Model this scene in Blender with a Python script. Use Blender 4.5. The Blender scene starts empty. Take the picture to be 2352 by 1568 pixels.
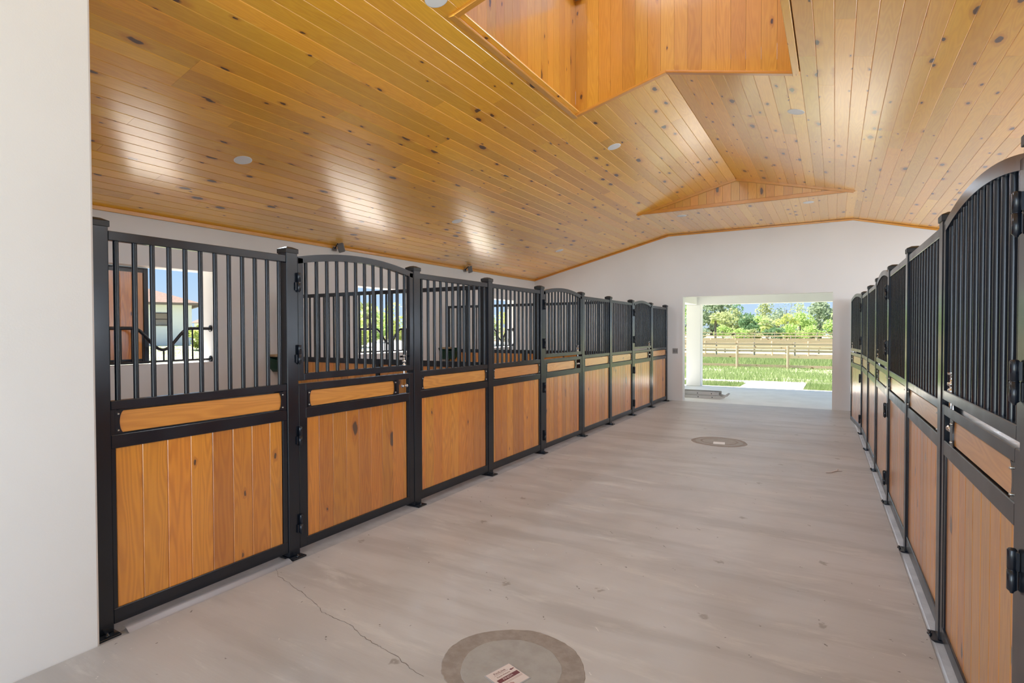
import bpy, math, random
from mathutils import Matrix, Vector
random.seed(7)
SC = bpy.context.scene
COL = SC.collection
PI = math.pi

# ------------------------------------------------------------------ camera
YAW, PITCH, ROLL, CAMH, FPX = 0.5287, -0.0179, 0.0027, 1.5309, 1268.35
cam_data = bpy.data.cameras.new('camera'); cam = bpy.data.objects.new('camera', cam_data); COL.objects.link(cam)
cam_data.sensor_fit = 'HORIZONTAL'; cam_data.sensor_width = 36.0; cam_data.lens = FPX / 2352 * 36.0
cam_data.clip_start = 0.02; cam_data.clip_end = 2000
r0 = Vector((math.cos(YAW), math.sin(YAW), 0))
f0 = Vector((-math.sin(YAW) * math.cos(PITCH), math.cos(YAW) * math.cos(PITCH), math.sin(PITCH)))
u0 = r0.cross(f0)
cr, sr = math.cos(ROLL), math.sin(ROLL)
rr, uu = r0 * cr - u0 * sr, r0 * sr + u0 * cr
cam.matrix_world = Matrix(((rr.x, uu.x, -f0.x, 0), (rr.y, uu.y, -f0.y, 0), (rr.z, uu.z, -f0.z, CAMH), (0, 0, 0, 1)))
SC.camera = cam

# ------------------------------------------------------------------ sky, sun, fill lamps, exposure
SUN_EL, SUN_AZ = math.radians(62), math.radians(-83)     # azimuth measured from +Y towards +X
world = bpy.data.worlds.new('sky'); SC.world = world; world.use_nodes = True
wn = world.node_tree.nodes; wl = world.node_tree.links
bg = wn['Background']
# clear midday sky: pale blue at the horizon, deeper blue overhead
tc = wn.new('ShaderNodeTexCoord'); sx_ = wn.new('ShaderNodeSeparateXYZ'); rp = wn.new('ShaderNodeValToRGB')
wl.new(tc.outputs['Generated'], sx_.inputs[0]); wl.new(sx_.outputs['Z'], rp.inputs[0])
for k_, (pos_, c_) in enumerate(((0.0, (.62, .79, .97)), (.10, (.45, .68, .97)), (.35, (.42, .63, .94)), (1.0, (.34, .53, .88)))):
    if k_ > 1: rp.color_ramp.elements.new(pos_)
    rp.color_ramp.elements[k_].position = pos_; rp.color_ramp.elements[k_].color = (*c_, 1)
wl.new(rp.outputs[0], bg.inputs[0]); bg.inputs[1].default_value = 1.0
sun_d = bpy.data.lights.new('sun', 'SUN'); sun_d.energy = 20.0; sun_d.angle = math.radians(0.6); sun_d.color = (1.0, 0.96, 0.9)
sun = bpy.data.objects.new('sun', sun_d); COL.objects.link(sun)
sd = Vector((math.sin(SUN_AZ) * math.cos(SUN_EL), math.cos(SUN_AZ) * math.cos(SUN_EL), math.sin(SUN_EL)))
sun.rotation_euler = sd.to_track_quat('Z', 'Y').to_euler(); sun.location = (20, 30, 40)

def area(name, loc, direction, sx, sy, energy, color=(1, 1, 1)):
    d = bpy.data.lights.new(name, 'AREA'); d.shape = 'RECTANGLE'; d.size = sx; d.size_y = sy; d.energy = energy; d.color = color
    o = bpy.data.objects.new(name, d); COL.objects.link(o); o.location = loc
    o.rotation_euler = (-Vector(direction)).to_track_quat('Z', 'Y').to_euler()
    return o
# fill lamps added to brighten the interior: entrance behind the camera, right-hand windows
area('fill_entrance', (-1.4, -2.75, 1.55), (0, 1, 0.30), 3.2, 2.7, 125, (0.83, 0.96, 1.12))
for yy in (3.3, 7.0, 10.7):
    area('fill_right_window', (3.60, yy, 1.72), (-1, 0, 0.45), 1.25, 1.05, 60, (0.85, 0.97, 1.12))
area('fill_cupola', (-1.36, 4.41, 5.85), (0, 0, -1), 1.7, 1.7, 30, (0.88, 0.97, 1.1))  # unseen fill lamp added under the cupola roof
DOWNLIGHT_FILL_W = 13.0
vs = SC.view_settings; vs.view_transform = 'Standard'; vs.look = 'None'; vs.gamma = 1.0; vs.use_curve_mapping = False; vs.exposure = 0.0
SC.cycles.max_bounces = 10; SC.cycles.diffuse_bounces = 6; SC.cycles.glossy_bounces = 4
SC.cycles.use_denoising = True; SC.cycles.sample_clamp_indirect = 6.0

# ------------------------------------------------------------------ dimensions
XL, XFL, XFR, XR = -6.54, -3.19, 0.29, 3.64
ZW, ZF = 2.83, 3.66
SL = (ZF - ZW) / (XFL - XL)
RX = (XFL + XFR) / 2
RZ = ZF + SL * (RX - XFL)
YN, YT, YF = -2.6, 9.97, 12.34
CX0, CX1, CY0, CY1 = -2.41, -0.33, 3.34, 5.49          # cupola opening
ALPHA = 0.0175                                          # the right row runs slightly out of parallel
def xr(y): return 0.455 - ALPHA * (y - 3.3)

# ------------------------------------------------------------------ mesh builder
class MB:
    def __init__(self): self.v = []; self.f = []; self.sm = []
    def add(self, vs_, fs, smooth=False):
        o = len(self.v); self.v += [tuple(v) for v in vs_]
        for f in fs: self.f.append(tuple(i + o for i in f)); self.sm.append(smooth)
        return self
    def box(self, x0, x1, y0, y1, z0, z1, bev=0.0):
        if bev <= 0:
            v = [(x0, y0, z0), (x1, y0, z0), (x1, y1, z0), (x0, y1, z0), (x0, y0, z1), (x1, y0, z1), (x1, y1, z1), (x0, y1, z1)]
            return self.add(v, [(0, 3, 2, 1), (4, 5, 6, 7), (0, 1, 5, 4), (1, 2, 6, 5), (2, 3, 7, 6), (3, 0, 4, 7)])
        b = min(bev, abs(x1 - x0) * .45, abs(y1 - y0) * .45, abs(z1 - z0) * .45)
        # rounded box: three shells joined by chamfers
        v = []; idx = {}
        for sx in (0, 1):
            for sy in (0, 1):
                for sz in (0, 1):
                    X = (x0, x1)[sx]; Y = (y0, y1)[sy]; Z = (z0, z1)[sz]
                    dx = b if sx == 0 else -b; dy = b if sy == 0 else -b; dz = b if sz == 0 else -b
                    for a, pnt in (('x', (X, Y + dy, Z + dz)), ('y', (X + dx, Y, Z + dz)), ('z', (X + dx, Y + dy, Z))):
                        idx[(sx, sy, sz, a)] = len(v); v.append(pnt)
        I = lambda *k: idx[k]
        fs = []
        fs.append((I(0,0,0,'x'), I(0,0,1,'x'), I(0,1,1,'x'), I(0,1,0,'x'))); fs.append((I(1,0,0,'x'), I(1,1,0,'x'), I(1,1,1,'x'), I(1,0,1,'x')))
        fs.append((I(0,0,0,'y'), I(1,0,0,'y'), I(1,0,1,'y'), I(0,0,1,'y'))); fs.append((I(0,1,0,'y'), I(0,1,1,'y'), I(1,1,1,'y'), I(1,1,0,'y')))
        fs.append((I(0,0,0,'z'), I(0,1,0,'z'), I(1,1,0,'z'), I(1,0,0,'z'))); fs.append((I(0,0,1,'z'), I(1,0,1,'z'), I(1,1,1,'z'), I(0,1,1,'z')))
        for s in (0, 1):
            for t in (0, 1):
                q = (I(s,t,0,'x'), I(s,t,1,'x'), I(s,t,1,'y'), I(s,t,0,'y')); fs.append(q if (s == t) else q[::-1])
                q = (I(s,0,t,'x'), I(s,1,t,'x'), I(s,1,t,'z'), I(s,0,t,'z')); fs.append(q[::-1] if (s == t) else q)
                q = (I(0,s,t,'y'), I(1,s,t,'y'), I(1,s,t,'z'), I(0,s,t,'z')); fs.append(q if (s == t) else q[::-1])
                for w in (0, 1):
                    tri = (I(s,t,w,'x'), I(s,t,w,'y'), I(s,t,w,'z')); fs.append(tri if (s + t + w) % 2 else tri[::-1])
        return self.add(v, fs)
    def prism(self, poly, fn0, fn1, smooth=False):
        """poly: list of 2D points (counter-clockwise); fn0/fn1 map a 2D point to the two end faces"""
        n = len(poly)
        v = [fn0(*p_) for p_ in poly] + [fn1(*p_) for p_ in poly]
        fs = [tuple(range(n - 1, -1, -1)), tuple(range(n, 2 * n))]
        self.add(v, fs)
        self.add(v, [(i, (i + 1) % n, n + (i + 1) % n, n + i) for i in range(n)], smooth)
        return self
    def cyl(self, p0, p1, r0_, r1_=None, n=12, caps=True):
        r1_ = r0_ if r1_ is None else r1_
        p0 = Vector(p0); p1 = Vector(p1); d = (p1 - p0).normalized()
        a = d.orthogonal().normalized(); b = d.cross(a)
        v = []
        for p_, r_ in ((p0, r0_), (p1, r1_)):
            for i in range(n):
                t = 2 * PI * i / n; v.append(p_ + a * (r_ * math.cos(t)) + b * (r_ * math.sin(t)))
        self.add(v, [(i, (i + 1) % n, n + (i + 1) % n, n + i) for i in range(n)], True)
        if caps: self.add(v, [tuple(range(n - 1, -1, -1)), tuple(range(n, 2 * n))])
        return self
    def tube(self, pts, r, n=8):
        pts = [Vector(p_) for p_ in pts]; v = []; up = None
        for i, p_ in enumerate(pts):
            d = (pts[min(i + 1, len(pts) - 1)] - pts[max(i - 1, 0)]).normalized()
            if up is None: up = d.orthogonal().normalized()
            a = (up - d * up.dot(d)).normalized(); up = a; b = d.cross(a)
            for k in range(n):
                t = 2 * PI * k / n; v.append(p_ + a * (r * math.cos(t)) + b * (r * math.sin(t)))
        fs = []
        for i in range(len(pts) - 1):
            for k in range(n): fs.append((i * n + k, i * n + (k + 1) % n, (i + 1) * n + (k + 1) % n, (i + 1) * n + k))
        self.add(v, fs, True)
        m = len(pts) - 1
        self.add([v[k] for k in range(n)] + [v[m * n + k] for k in range(n)], [tuple(range(n - 1, -1, -1)), tuple(range(n, 2 * n))])
        return self
    def lathe(self, prof, n=16, axis='z', c=(0, 0, 0)):
        v = []
        for r_, h in prof:
            for i in range(n):
                t = 2 * PI * i / n; a, b = r_ * math.cos(t), r_ * math.sin(t)
                q = {'z': (a, b, h), 'y': (b, h, a), 'x': (h, a, b)}[axis]
                v.append((q[0] + c[0], q[1] + c[1], q[2] + c[2]))
        fs = [(j * n + i, j * n + (i + 1) % n, (j + 1) * n + (i + 1) % n, (j + 1) * n + i) for j in range(len(prof) - 1) for i in range(n)]
        self.add(v, fs, True)
        m = len(prof) - 1
        self.add([v[i] for i in range(n)] + [v[m * n + i] for i in range(n)], [tuple(range(n - 1, -1, -1)), tuple(range(n, 2 * n))])
        return self
    def mesh(self, name):
        me = bpy.data.meshes.new(name); me.from_pydata(self.v, [], self.f)
        me.polygons.foreach_set('use_smooth', self.sm); me.update()
        return me
    def build(self, name, mat, parent=None, loc=(0, 0, 0), rot=None, basis=None):
        return obj(name, self.mesh(name), mat, parent, loc, rot, basis)

def obj(name, me, mat, parent=None, loc=(0, 0, 0), rot=None, basis=None):
    if mat is not None and not me.materials: me.materials.append(mat)
    o = bpy.data.objects.new(name, me); COL.objects.link(o)
    if parent is not None: o.parent = parent
    if basis is not None: o.matrix_basis = basis
    else:
        o.location = loc
        if rot is not None: o.rotation_euler = rot
    return o
def thing(name, label, cat, loc=(0, 0, 0), rotz=0.0, group=None):
    o = bpy.data.objects.new(name, None); COL.objects.link(o); o.empty_display_size = 0.1
    o.location = loc; o.rotation_euler = (0, 0, rotz); return tag(o, label, cat, group)
def tag(o, label, cat, group=None, kind=None):
    o['label'] = label; o['category'] = cat
    if group: o['group'] = group
    if kind: o['kind'] = kind
    return o
def struct(o, label=None, cat=None):
    o['kind'] = 'structure'
    if label: o['label'] = label
    if cat: o['category'] = cat
    return o
def basis(cx, cy, cz, loc):
    return Matrix(((cx[0], cy[0], cz[0], loc[0]), (cx[1], cy[1], cz[1], loc[1]), (cx[2], cy[2], cz[2], loc[2]), (0, 0, 0, 1)))

# ------------------------------------------------------------------ materials
class N:
    """small helper around a node tree"""
    def __init__(self, name):
        self.m = bpy.data.materials.new(name); self.m.use_nodes = True
        self.t = self.m.node_tree; self.b = self.t.nodes['Principled BSDF']
    def node(self, typ, **kw):
        n = self.t.nodes.new(typ)
        for k, v in kw.items(): setattr(n, k, v)
        return n
    def link(self, a, b): self.t.links.new(a, b)
    def put(self, sock, v):
        if hasattr(v, 'is_linked') or isinstance(v, bpy.types.NodeSocket): self.link(v, sock)
        else: sock.default_value = v
    def math(self, op, a, b=0.0, c=0.0, clamp=False):
        n = self.node('ShaderNodeMath', operation=op, use_clamp=clamp)
        for i, v in enumerate((a, b, c)): self.put(n.inputs[i], v)
        return n.outputs[0]
    def vmath(self, op, a, b=(0, 0, 0)):
        n = self.node('ShaderNodeVectorMath', operation=op)
        self.put(n.inputs[0], a); self.put(n.inputs[1], b); return n.outputs[0]
    def noise(self, vec, scale=5, detail=2, rough=.5, dist=0.0):
        n = self.node('ShaderNodeTexNoise'); self.put(n.inputs['Vector'], vec)
        n.inputs['Scale'].default_value = scale; n.inputs['Detail'].default_value = detail
        n.inputs['Roughness'].default_value = rough; n.inputs['Distortion'].default_value = dist
        return n.outputs['Fac']
    def ramp(self, fac, stops):
        n = self.node('ShaderNodeValToRGB'); self.put(n.inputs[0], fac)
        e = n.color_ramp.elements
        while len(e) < len(stops): e.new(0.5)
        for i, (pos, c) in enumerate(stops): e[i].position = pos; e[i].color = (*c, 1) if len(c) == 3 else c
        return n.outputs[0]
    def mix(self, fac, a, b, mode='MIX'):
        n = self.node('ShaderNodeMix', data_type='RGBA', blend_type=mode)
        self.put(n.inputs[0], fac)
        self.put(n.inputs[6], (*a, 1) if isinstance(a, tuple) and len(a) == 3 else a)
        self.put(n.inputs[7], (*b, 1) if isinstance(b, tuple) and len(b) == 3 else b)
        return n.outputs[2]
    def maprange(self, v, a, b, c, d):
        n = self.node('ShaderNodeMapRange'); n.interpolation_type = 'SMOOTHSTEP'
        self.put(n.inputs[0], v)
        for i, x in enumerate((a, b, c, d)): self.put(n.inputs[i + 1], x)
        return n.outputs[0]
    def objco(self): return self.node('ShaderNodeTexCoord').outputs['Object']
    def geo(self): return self.node('ShaderNodeNewGeometry').outputs['Position']
    def rand(self): return self.node('ShaderNodeObjectInfo').outputs['Random']
    def bump(self, h, strength=.2, dist=.01):
        n = self.node('ShaderNodeBump'); self.put(n.inputs['Height'], h)
        n.inputs['Strength'].default_value = strength; n.inputs['Distance'].default_value = dist
        self.link(n.outputs[0], self.b.inputs['Normal']); return n
    def set(self, **kw):
        names = {'color': 'Base Color', 'rough': 'Roughness', 'metal': 'Metallic', 'coat': 'Coat Weight', 'coatr': 'Coat Roughness', 'coati': 'Coat IOR',
                 'spec': 'Specular IOR Level', 'ior': 'IOR', 'trans': 'Transmission Weight', 'alpha': 'Alpha', 'emit': 'Emission Color', 'emits': 'Emission Strength'}
        for k, v in kw.items():
            if isinstance(v, tuple) and len(v) == 3: v = (*v, 1)
            self.put(self.b.inputs[names[k]], v)
        return self.m

def plain(name, col, rough=.5, metal=0.0, **kw):
    n = N(name); return n.set(color=col, rough=rough, metal=metal, **kw)

def pine(name, light, dark, knotcol=(.095, .038, .010), knots=.5, grain=.45, var=.16, rough=.42, coat=1.0, coatr=.2, coati=1.55, smear=0.0):
    n = N(name)
    rnd = n.rand()
    oc = n.objco()
    off = n.node('ShaderNodeCombineXYZ'); n.link(n.math('MULTIPLY', rnd, 173.0), off.inputs[0]); n.link(n.math('MULTIPLY', rnd, 61.0), off.inputs[1])
    co = n.vmath('ADD', oc, off.outputs[0])
    # knots
    kv = n.vmath('MULTIPLY', co, (2.3, 5.6, 0.0))
    wob = n.node('ShaderNodeTexNoise'); n.link(co, wob.inputs['Vector']); wob.inputs['Scale'].default_value = 14.0
    kv2 = n.vmath('ADD', kv, n.vmath('MULTIPLY', n.vmath('SUBTRACT', wob.outputs['Color'], (.5, .5, .5)), (.10, .16, 0)))
    vor = n.node('ShaderNodeTexVoronoi', voronoi_dimensions='2D', feature='F1'); n.link(kv2, vor.inputs['Vector']); vor.inputs['Scale'].default_value = 1.0
    d = vor.outputs['Distance']
    sep = n.node('ShaderNodeSeparateColor'); n.link(vor.outputs['Color'], sep.inputs[0])
    has = n.math('LESS_THAN', sep.outputs[0], knots)
    size = n.math('MULTIPLY_ADD', n.math('POWER', sep.outputs[1], 2.5), .14, .035)
    edge = n.math('DIVIDE', d, size)
    core = n.math('MULTIPLY', n.maprange(edge, .72, 1.05, 1, 0), has)
    halo = n.math('MULTIPLY', n.maprange(edge, .8, 2.6, .55, 0), has)
    # grain: contour lines of a stretched noise, bent round the knots
    g0 = n.noise(n.vmath('MULTIPLY', co, (.75, 7.5, 3.0)), 1.0, 2, .5, .15)
    g1 = n.math('ADD', g0, n.math('MULTIPLY', halo, .12))
    gs = n.math('SINE', n.math('MULTIPLY', g1, 95.0))
    fine = n.noise(n.vmath('MULTIPLY', co, (4.0, 160.0, 40.0)), 1.0, 2, .6)
    gmix = n.math('ADD', n.math('MULTIPLY', n.math('MULTIPLY_ADD', gs, .5, .5), .6), n.math('MULTIPLY', fine, .4))
    broad = n.noise(n.vmath('MULTIPLY', co, (.5, 5.0, 1.0)), 1.0, 1)
    amt = n.math('MULTIPLY', n.math('MULTIPLY_ADD', broad, .9, .1), n.math('MULTIPLY', gmix, grain * 2), clamp=True)
    col = n.mix(amt, light, dark)
    if smear > 0:
        blot = n.maprange(n.noise(n.vmath('MULTIPLY', co, (3.0, 9.0, 1.0)), 1.0, 4, .65), .62, .78, 0, smear)
        col = n.mix(blot, col, (.23, .12, .035))
    # tone of each board
    hv = n.node('ShaderNodeHueSaturation'); n.link(col, hv.inputs['Color'])
    r2 = n.math('FRACT', n.math('MULTIPLY', rnd, 7.13))
    n.link(n.math('MULTIPLY_ADD', rnd, var * 1.6, 1 - var * .9), hv.inputs['Value'])
    n.link(n.math('MULTIPLY_ADD', r2, .012, .495), hv.inputs['Hue'])
    col = n.mix(halo, hv.outputs[0], (dark[0] * .75, dark[1] * .6, dark[2] * .5))
    col = n.mix(core, col, knotcol)
    n.bump(n.math('SUBTRACT', gmix, core), .08, .002)
    return n.set(color=col, rough=rough, coat=coat, coatr=coatr, coati=coati)

M = {}
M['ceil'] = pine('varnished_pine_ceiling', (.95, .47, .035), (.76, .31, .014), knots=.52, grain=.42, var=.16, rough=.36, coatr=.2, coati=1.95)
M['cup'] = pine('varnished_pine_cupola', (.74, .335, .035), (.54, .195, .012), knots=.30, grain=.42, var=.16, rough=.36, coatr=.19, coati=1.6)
M['plank'] = pine('stained_pine_planks', (.77, .29, .018), (.50, .15, .006), knots=.20, grain=.62, var=.24, rough=.42, coatr=.2, coati=1.95, smear=.35)
M['sign'] = pine('stained_pine_name_board', (.76, .32, .042), (.52, .18, .014), knots=.12, grain=.60, var=.10, rough=.42, coatr=.2, coati=1.95)
M['trim'] = pine('varnished_pine_trim', (.74, .32, .04), (.50, .18, .015), knots=.0, grain=.3, var=.08, rough=.36, coatr=.2)
M['fence'] = pine('pressure_treated_fence_wood', (.74, .55, .39), (.60, .41, .27), knots=.3, grain=.35, var=.2, rough=.85, coat=0.0)

def metal_black():
    n = N('black_powder_coat')
    co = n.geo()
    h = n.noise(co, 420, 2, .5)
    n.bump(h, .05, .001)
    sm = n.noise(co, 3.0, 3, .6)
    return n.set(color=n.mix(sm, (.0065, .010, .017), (.0095, .0135, .022)), rough=n.maprange(sm, .3, .7, .18, .26), ior=1.55)
M['black'] = metal_black()
M['cap'] = plain('black_plastic_cap', (.018, .018, .019), .42)
M['chrome'] = plain('chrome', (.75, .76, .77), .18, 1.0)
M['bolt'] = plain('steel_bolt', (.55, .53, .50), .32, 1.0)

def stucco(name, c, rough=.82, strength=.10):
    n = N(name); co = n.geo()
    h = n.noise(co, 130, 4, .6)
    n.bump(h, strength, .004)
    big = n.noise(co, .9, 2, .5)
    return n.set(color=n.mix(n.maprange(big, .35, .65, 0, 1), c, tuple(x * .965 for x in c)), rough=rough)
M['wall'] = stucco('white_plaster', (.80, .795, .785))
M['wallout'] = stucco('white_exterior_stucco', (.80, .80, .79))
M['white'] = plain('white_paint', (.82, .82, .81), .5)

def concrete():
    n = N('broomed_concrete'); co = n.geo()
    big = n.noise(co, .55, 4, .6, .3)
    st = n.noise(n.vmath('MULTIPLY', co, (.55, 3.4, 1)), 1.0, 5, .62)
    fine = n.noise(n.vmath('MULTIPLY', co, (6, 90, 1)), 1.0, 3, .6)
    dust = n.noise(n.vmath('MULTIPLY', co, (1.3, 5.5, 1)), 1.0, 6, .7, .4)
    base = n.mix(n.maprange(big, .35, .68, 0, 1), (.57, .565, .56), (.47, .46, .455))
    base = n.mix(n.maprange(st, .44, .66, 0, .6), base, (.38, .37, .36))
    base = n.mix(n.maprange(dust, .52, .68, 0, .65), base, (.64, .63, .61))
    base = n.mix(n.math('MULTIPLY', fine, .10), base, (.30, .27, .24))
    # dark round spots and small specks
    def spots(scale, size, share, col, amount, base):
        v = n.node('ShaderNodeTexVoronoi', voronoi_dimensions='2D'); wob = n.noise(co, 22, 2)
        wv = n.node('ShaderNodeCombineXYZ'); n.link(wob, wv.inputs[0]); n.link(n.math('SUBTRACT', 1.0, wob), wv.inputs[1])
        n.link(n.vmath('ADD', co, n.vmath('MULTIPLY', wv.outputs[0], (.10, .10, 0))), v.inputs['Vector']); v.inputs['Scale'].default_value = scale
        sp = n.node('ShaderNodeSeparateColor'); n.link(v.outputs['Color'], sp.inputs[0])
        mk = n.math('MULTIPLY', n.maprange(v.outputs['Distance'], size * .4, size, amount, 0), n.math('LESS_THAN', sp.outputs[0], share))
        return n.mix(mk, base, col)
    base = spots(1.6, .055, .35, (.22, .19, .165), .6, base)
    base = spots(7.0, .05, .16, (.10, .085, .075), .8, base)
    base = spots(9.0, .035, .12, (.82, .80, .77), .8, base)
    n.bump(n.math('ADD', fine, n.math('MULTIPLY', dust, .4)), .12, .003)
    return n.set(color=base, rough=n.maprange(dust, .4, .7, .40, .58), spec=.5)
M['floor'] = concrete()
def concrete_b(name, a, b, scale=6, rough=.8):
    n = N(name); co = n.geo()
    f = n.noise(co, scale, 6, .65)
    n.bump(n.noise(co, 90, 3, .6), .12, .003)
    return n.set(color=n.mix(n.maprange(f, .35, .68, 0, 1), a, b), rough=rough)
M['strip'] = concrete_b('smooth_grey_concrete', (.42, .42, .43), (.33, .33, .345), 5, .6)
M['ring'] = concrete_b('damp_dark_concrete', (.27, .235, .205), (.34, .305, .275), 16, .7)
M['patch'] = concrete_b('patched_grey_concrete', (.39, .385, .365), (.34, .325, .305), 10, .7)
M['slab'] = concrete_b('pale_porch_concrete', (.80, .79, .78), (.73, .72, .71), 2.2, .6)
M['path'] = concrete_b('pale_path_concrete', (.62, .56, .50), (.56, .50, .44), 3, .85)  # one pale concrete tone for path, cross walk and apron
M['gravel'] = concrete_b('pale_gravel', (.66, .63, .58), (.55, .52, .47), 3, .9)

def ground():
    n = N('lawn_ground'); co = n.geo()
    a = n.noise(co, 1.6, 5, .7); b = n.noise(co, .16, 4, .6)
    c = n.noise(n.vmath('MULTIPLY', co, (.25, 1.2, 1)), 1.0, 5, .65)
    g = n.mix(n.maprange(a, .3, .7, 0, 1), (.25, .29, .15), (.34, .37, .22))
    g = n.mix(n.maprange(b, .45, .65, 0, .7), g, (.40, .40, .25))
    g = n.mix(n.maprange(c, .54, .64, 0, .9), g, (.62, .57, .49))
    n.bump(n.noise(co, 30, 4, .7), .6, .05)
    return n.set(color=g, rough=.95, spec=.1)
M['ground'] = ground()
def foliage(name, a, b, rough=.7):
    n = N(name); co = n.geo()
    f = n.noise(co, 1.1, 3, .7)
    c_ = n.mix(n.maprange(f, .3, .7, 0, 1), a, b)
    tr = n.node('ShaderNodeBsdfTranslucent'); n.link(c_, tr.inputs[0])
    mx = n.node('ShaderNodeMixShader'); mx.inputs[0].default_value = .4
    n.link(n.b.outputs[0], mx.inputs[1]); n.link(tr.outputs[0], mx.inputs[2])
    n.link(mx.outputs[0], n.t.nodes['Material Output'].inputs['Surface'])
    return n.set(color=c_, rough=rough, spec=.2)
M['grass'] = foliage('grass_blades', (.20, .29, .10), (.34, .40, .19))
LEAF = [foliage('leaves_grey_green', (.22, .29, .18), (.37, .43, .29)), foliage('leaves_olive', (.34, .39, .17), (.47, .50, .27)),
        foliage('leaves_dark_green', (.10, .19, .09), (.19, .30, .15)), foliage('leaves_light_green', (.32, .46, .14), (.48, .60, .23)),
        foliage('leaves_yellow_green', (.44, .50, .15), (.58, .62, .25))]
M['bark'] = concrete_b('grey_bark', (.20, .17, .14), (.12, .10, .08), 8, .9)
M['fpost'] = concrete_b('weathered_grey_post', (.20, .20, .19), (.30, .29, .27), 6, .9)
M['edging'] = concrete_b('dark_brown_edge', (.09, .06, .04), (.16, .11, .08), 14, .95)  # dark brown mix for the strips between slab and grass
M['roof'] = concrete_b('brown_roof_shingles', (.125, .072, .052), (.18, .11, .08), 7, .9)
M['gutter'] = plain('brown_gutter', (.16, .12, .10), .5)
M['glass'] = plain('dark_window_glass', (.10, .13, .15), .06, spec=.8)
M['green'] = plain('dark_green_plastic', (.008, .06, .038), .45)
M['tan'] = plain('tan_plastic', (.42, .30, .17), .55)
M['alu'] = plain('dull_aluminium', (.50, .47, .44), .42, .85)
M['rubber'] = plain('black_rubber', (.012, .012, .012), .7)
M['lamp'] = plain('white_lamp_trim', (.80, .80, .78), .45)
M['lens'] = plain('frosted_lamp_lens', (.85, .85, .84), .5, emit=(1, .96, .9), emits=.35)  # faint glow added to the lenses of unlit ceiling lights
M['grey'] = plain('grey_painted_metal', (.20, .20, .20), .5, .3)
M['steel'] = plain('switch_plate_steel', (.34, .32, .30), .4, .6)
M['paper'] = plain('sticker_paper', (.70, .62, .59), .6)
M['ink'] = plain('dark_red_print', (.17, .05, .06), .6)
M['pinkink'] = plain('faded_red_print', (.42, .25, .24), .6)
M['crack'] = plain('floor_crack', (.12, .10, .09), .9)
M['backing'] = plain('roof_sheathing', (.40, .24, .10), .8)
M['plate_white'] = plain('white_drain_cover', (.85, .86, .86), .5)

# ------------------------------------------------------------------ the building shell
def boxes(name, mat, *bs, parent=None):
    m = MB()
    for b in bs: m.box(*b)
    return m.build(name, mat, parent)
T = .21
# floor: base slab under the stalls, aisle slab with eased edges on top of it
fl = struct(boxes('floor', M['strip'], (XL - .02, XR + .02, YN, YF + .0, -.22, -.014)), 'smooth grey concrete base slab under the stalls', 'floor')
ais = MB(); aL0, aR0 = -3.095, -.035
segs = [YN + i * (YF - YN) / 24 for i in range(25)]
c = .022
for i in range(24):
    y0, y1 = segs[i], segs[i + 1]
    R0, R1 = xr(y0) + aR0, xr(y1) + aR0
    v = [(aL0 - c, y0, -.0145), (aL0, y0, 0), (R0, y0, 0), (R0 + c, y0, -.0145), (aL0 - c, y1, -.0145), (aL0, y1, 0), (R1, y1, 0), (R1 + c, y1, -.0145)]
    ais.add(v, [(0, 4, 5, 1)[::-1], (1, 5, 6, 2)[::-1], (2, 6, 7, 3)[::-1]])
aisle = struct(ais.build('floor', M['floor']), 'broomed concrete aisle floor with dusty streaks', 'floor')
# long hairline crack from the left row towards the drain
ck = MB(); cp = [(-3.12, 2.3), (-3.0, 2.23), (-2.79, 2.18), (-2.66, 2.15), (-2.53, 2.11), (-2.41, 2.06), (-2.31, 2.05), (-2.18, 2.04), (-2.05, 2.0), (-1.93, 1.97), (-1.88, 1.97), (-1.77, 1.95), (-1.66, 1.91), (-1.54, 1.9)]
fine_pts = []
for a, b in zip(cp[:-1], cp[1:]):
    for k in range(5):
        t = k / 5; fine_pts.append((a[0] + (b[0] - a[0]) * t + random.uniform(-.004, .004), a[1] + (b[1] - a[1]) * t + random.uniform(-.007, .007)))
for (x0, y0), (x1, y1) in zip(fine_pts[:-1], fine_pts[1:]):
    w = random.uniform(.0006, .0016)
    ck.add([(x0, y0 - w, .0006), (x1, y1 - w, .0006), (x1, y1 + w, .0006), (x0, y0 + w, .0006)], [(0, 1, 2, 3)])
ck.build('crack', M['crack'], aisle)

# walls
WIN = [3.32, 7.01, 10.70]; WHW = .66; WZ0, WZ1 = 1.175, 2.265
def side_wall(name, x0, x1, label):
    m = MB(); ys = [YN] + [v for w in WIN for v in (w - WHW, w + WHW)] + [YF + T]
    m.box(x0, x1, YN, YF + T, -.1, WZ0); m.box(x0, x1, YN, YF + T, WZ1, ZW + .12)
    for i in range(0, len(ys), 2): m.box(x0, x1, ys[i], ys[i + 1], WZ0, WZ1)
    return struct(m.build(name, M['wall']), label, 'wall')
wl_ = side_wall('wall_left', XL - T, XL, 'white plaster outer wall behind the left stalls')
wr_ = side_wall('wall_right', XR, XR + T, 'white plaster outer wall behind the right stalls')
OX0, OX1, OZ = -2.875, -0.035, 2.28
m = MB(); m.box(XL, OX0, YF, YF + T, -.1, OZ); m.box(OX1, XR, YF, YF + T, -.1, OZ); m.box(XL, XR, YF, YF + T, OZ, ZW)
m.prism([(XL, ZW), (XR, ZW), (XFR, ZF + .05), (XFL, ZF + .05)], lambda x, z: (x, YF, z), lambda x, z: (x, YF + T, z))
struct(m.build('wall_far', M['wall']), 'white plaster end wall with the wide doorway', 'wall')
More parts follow.
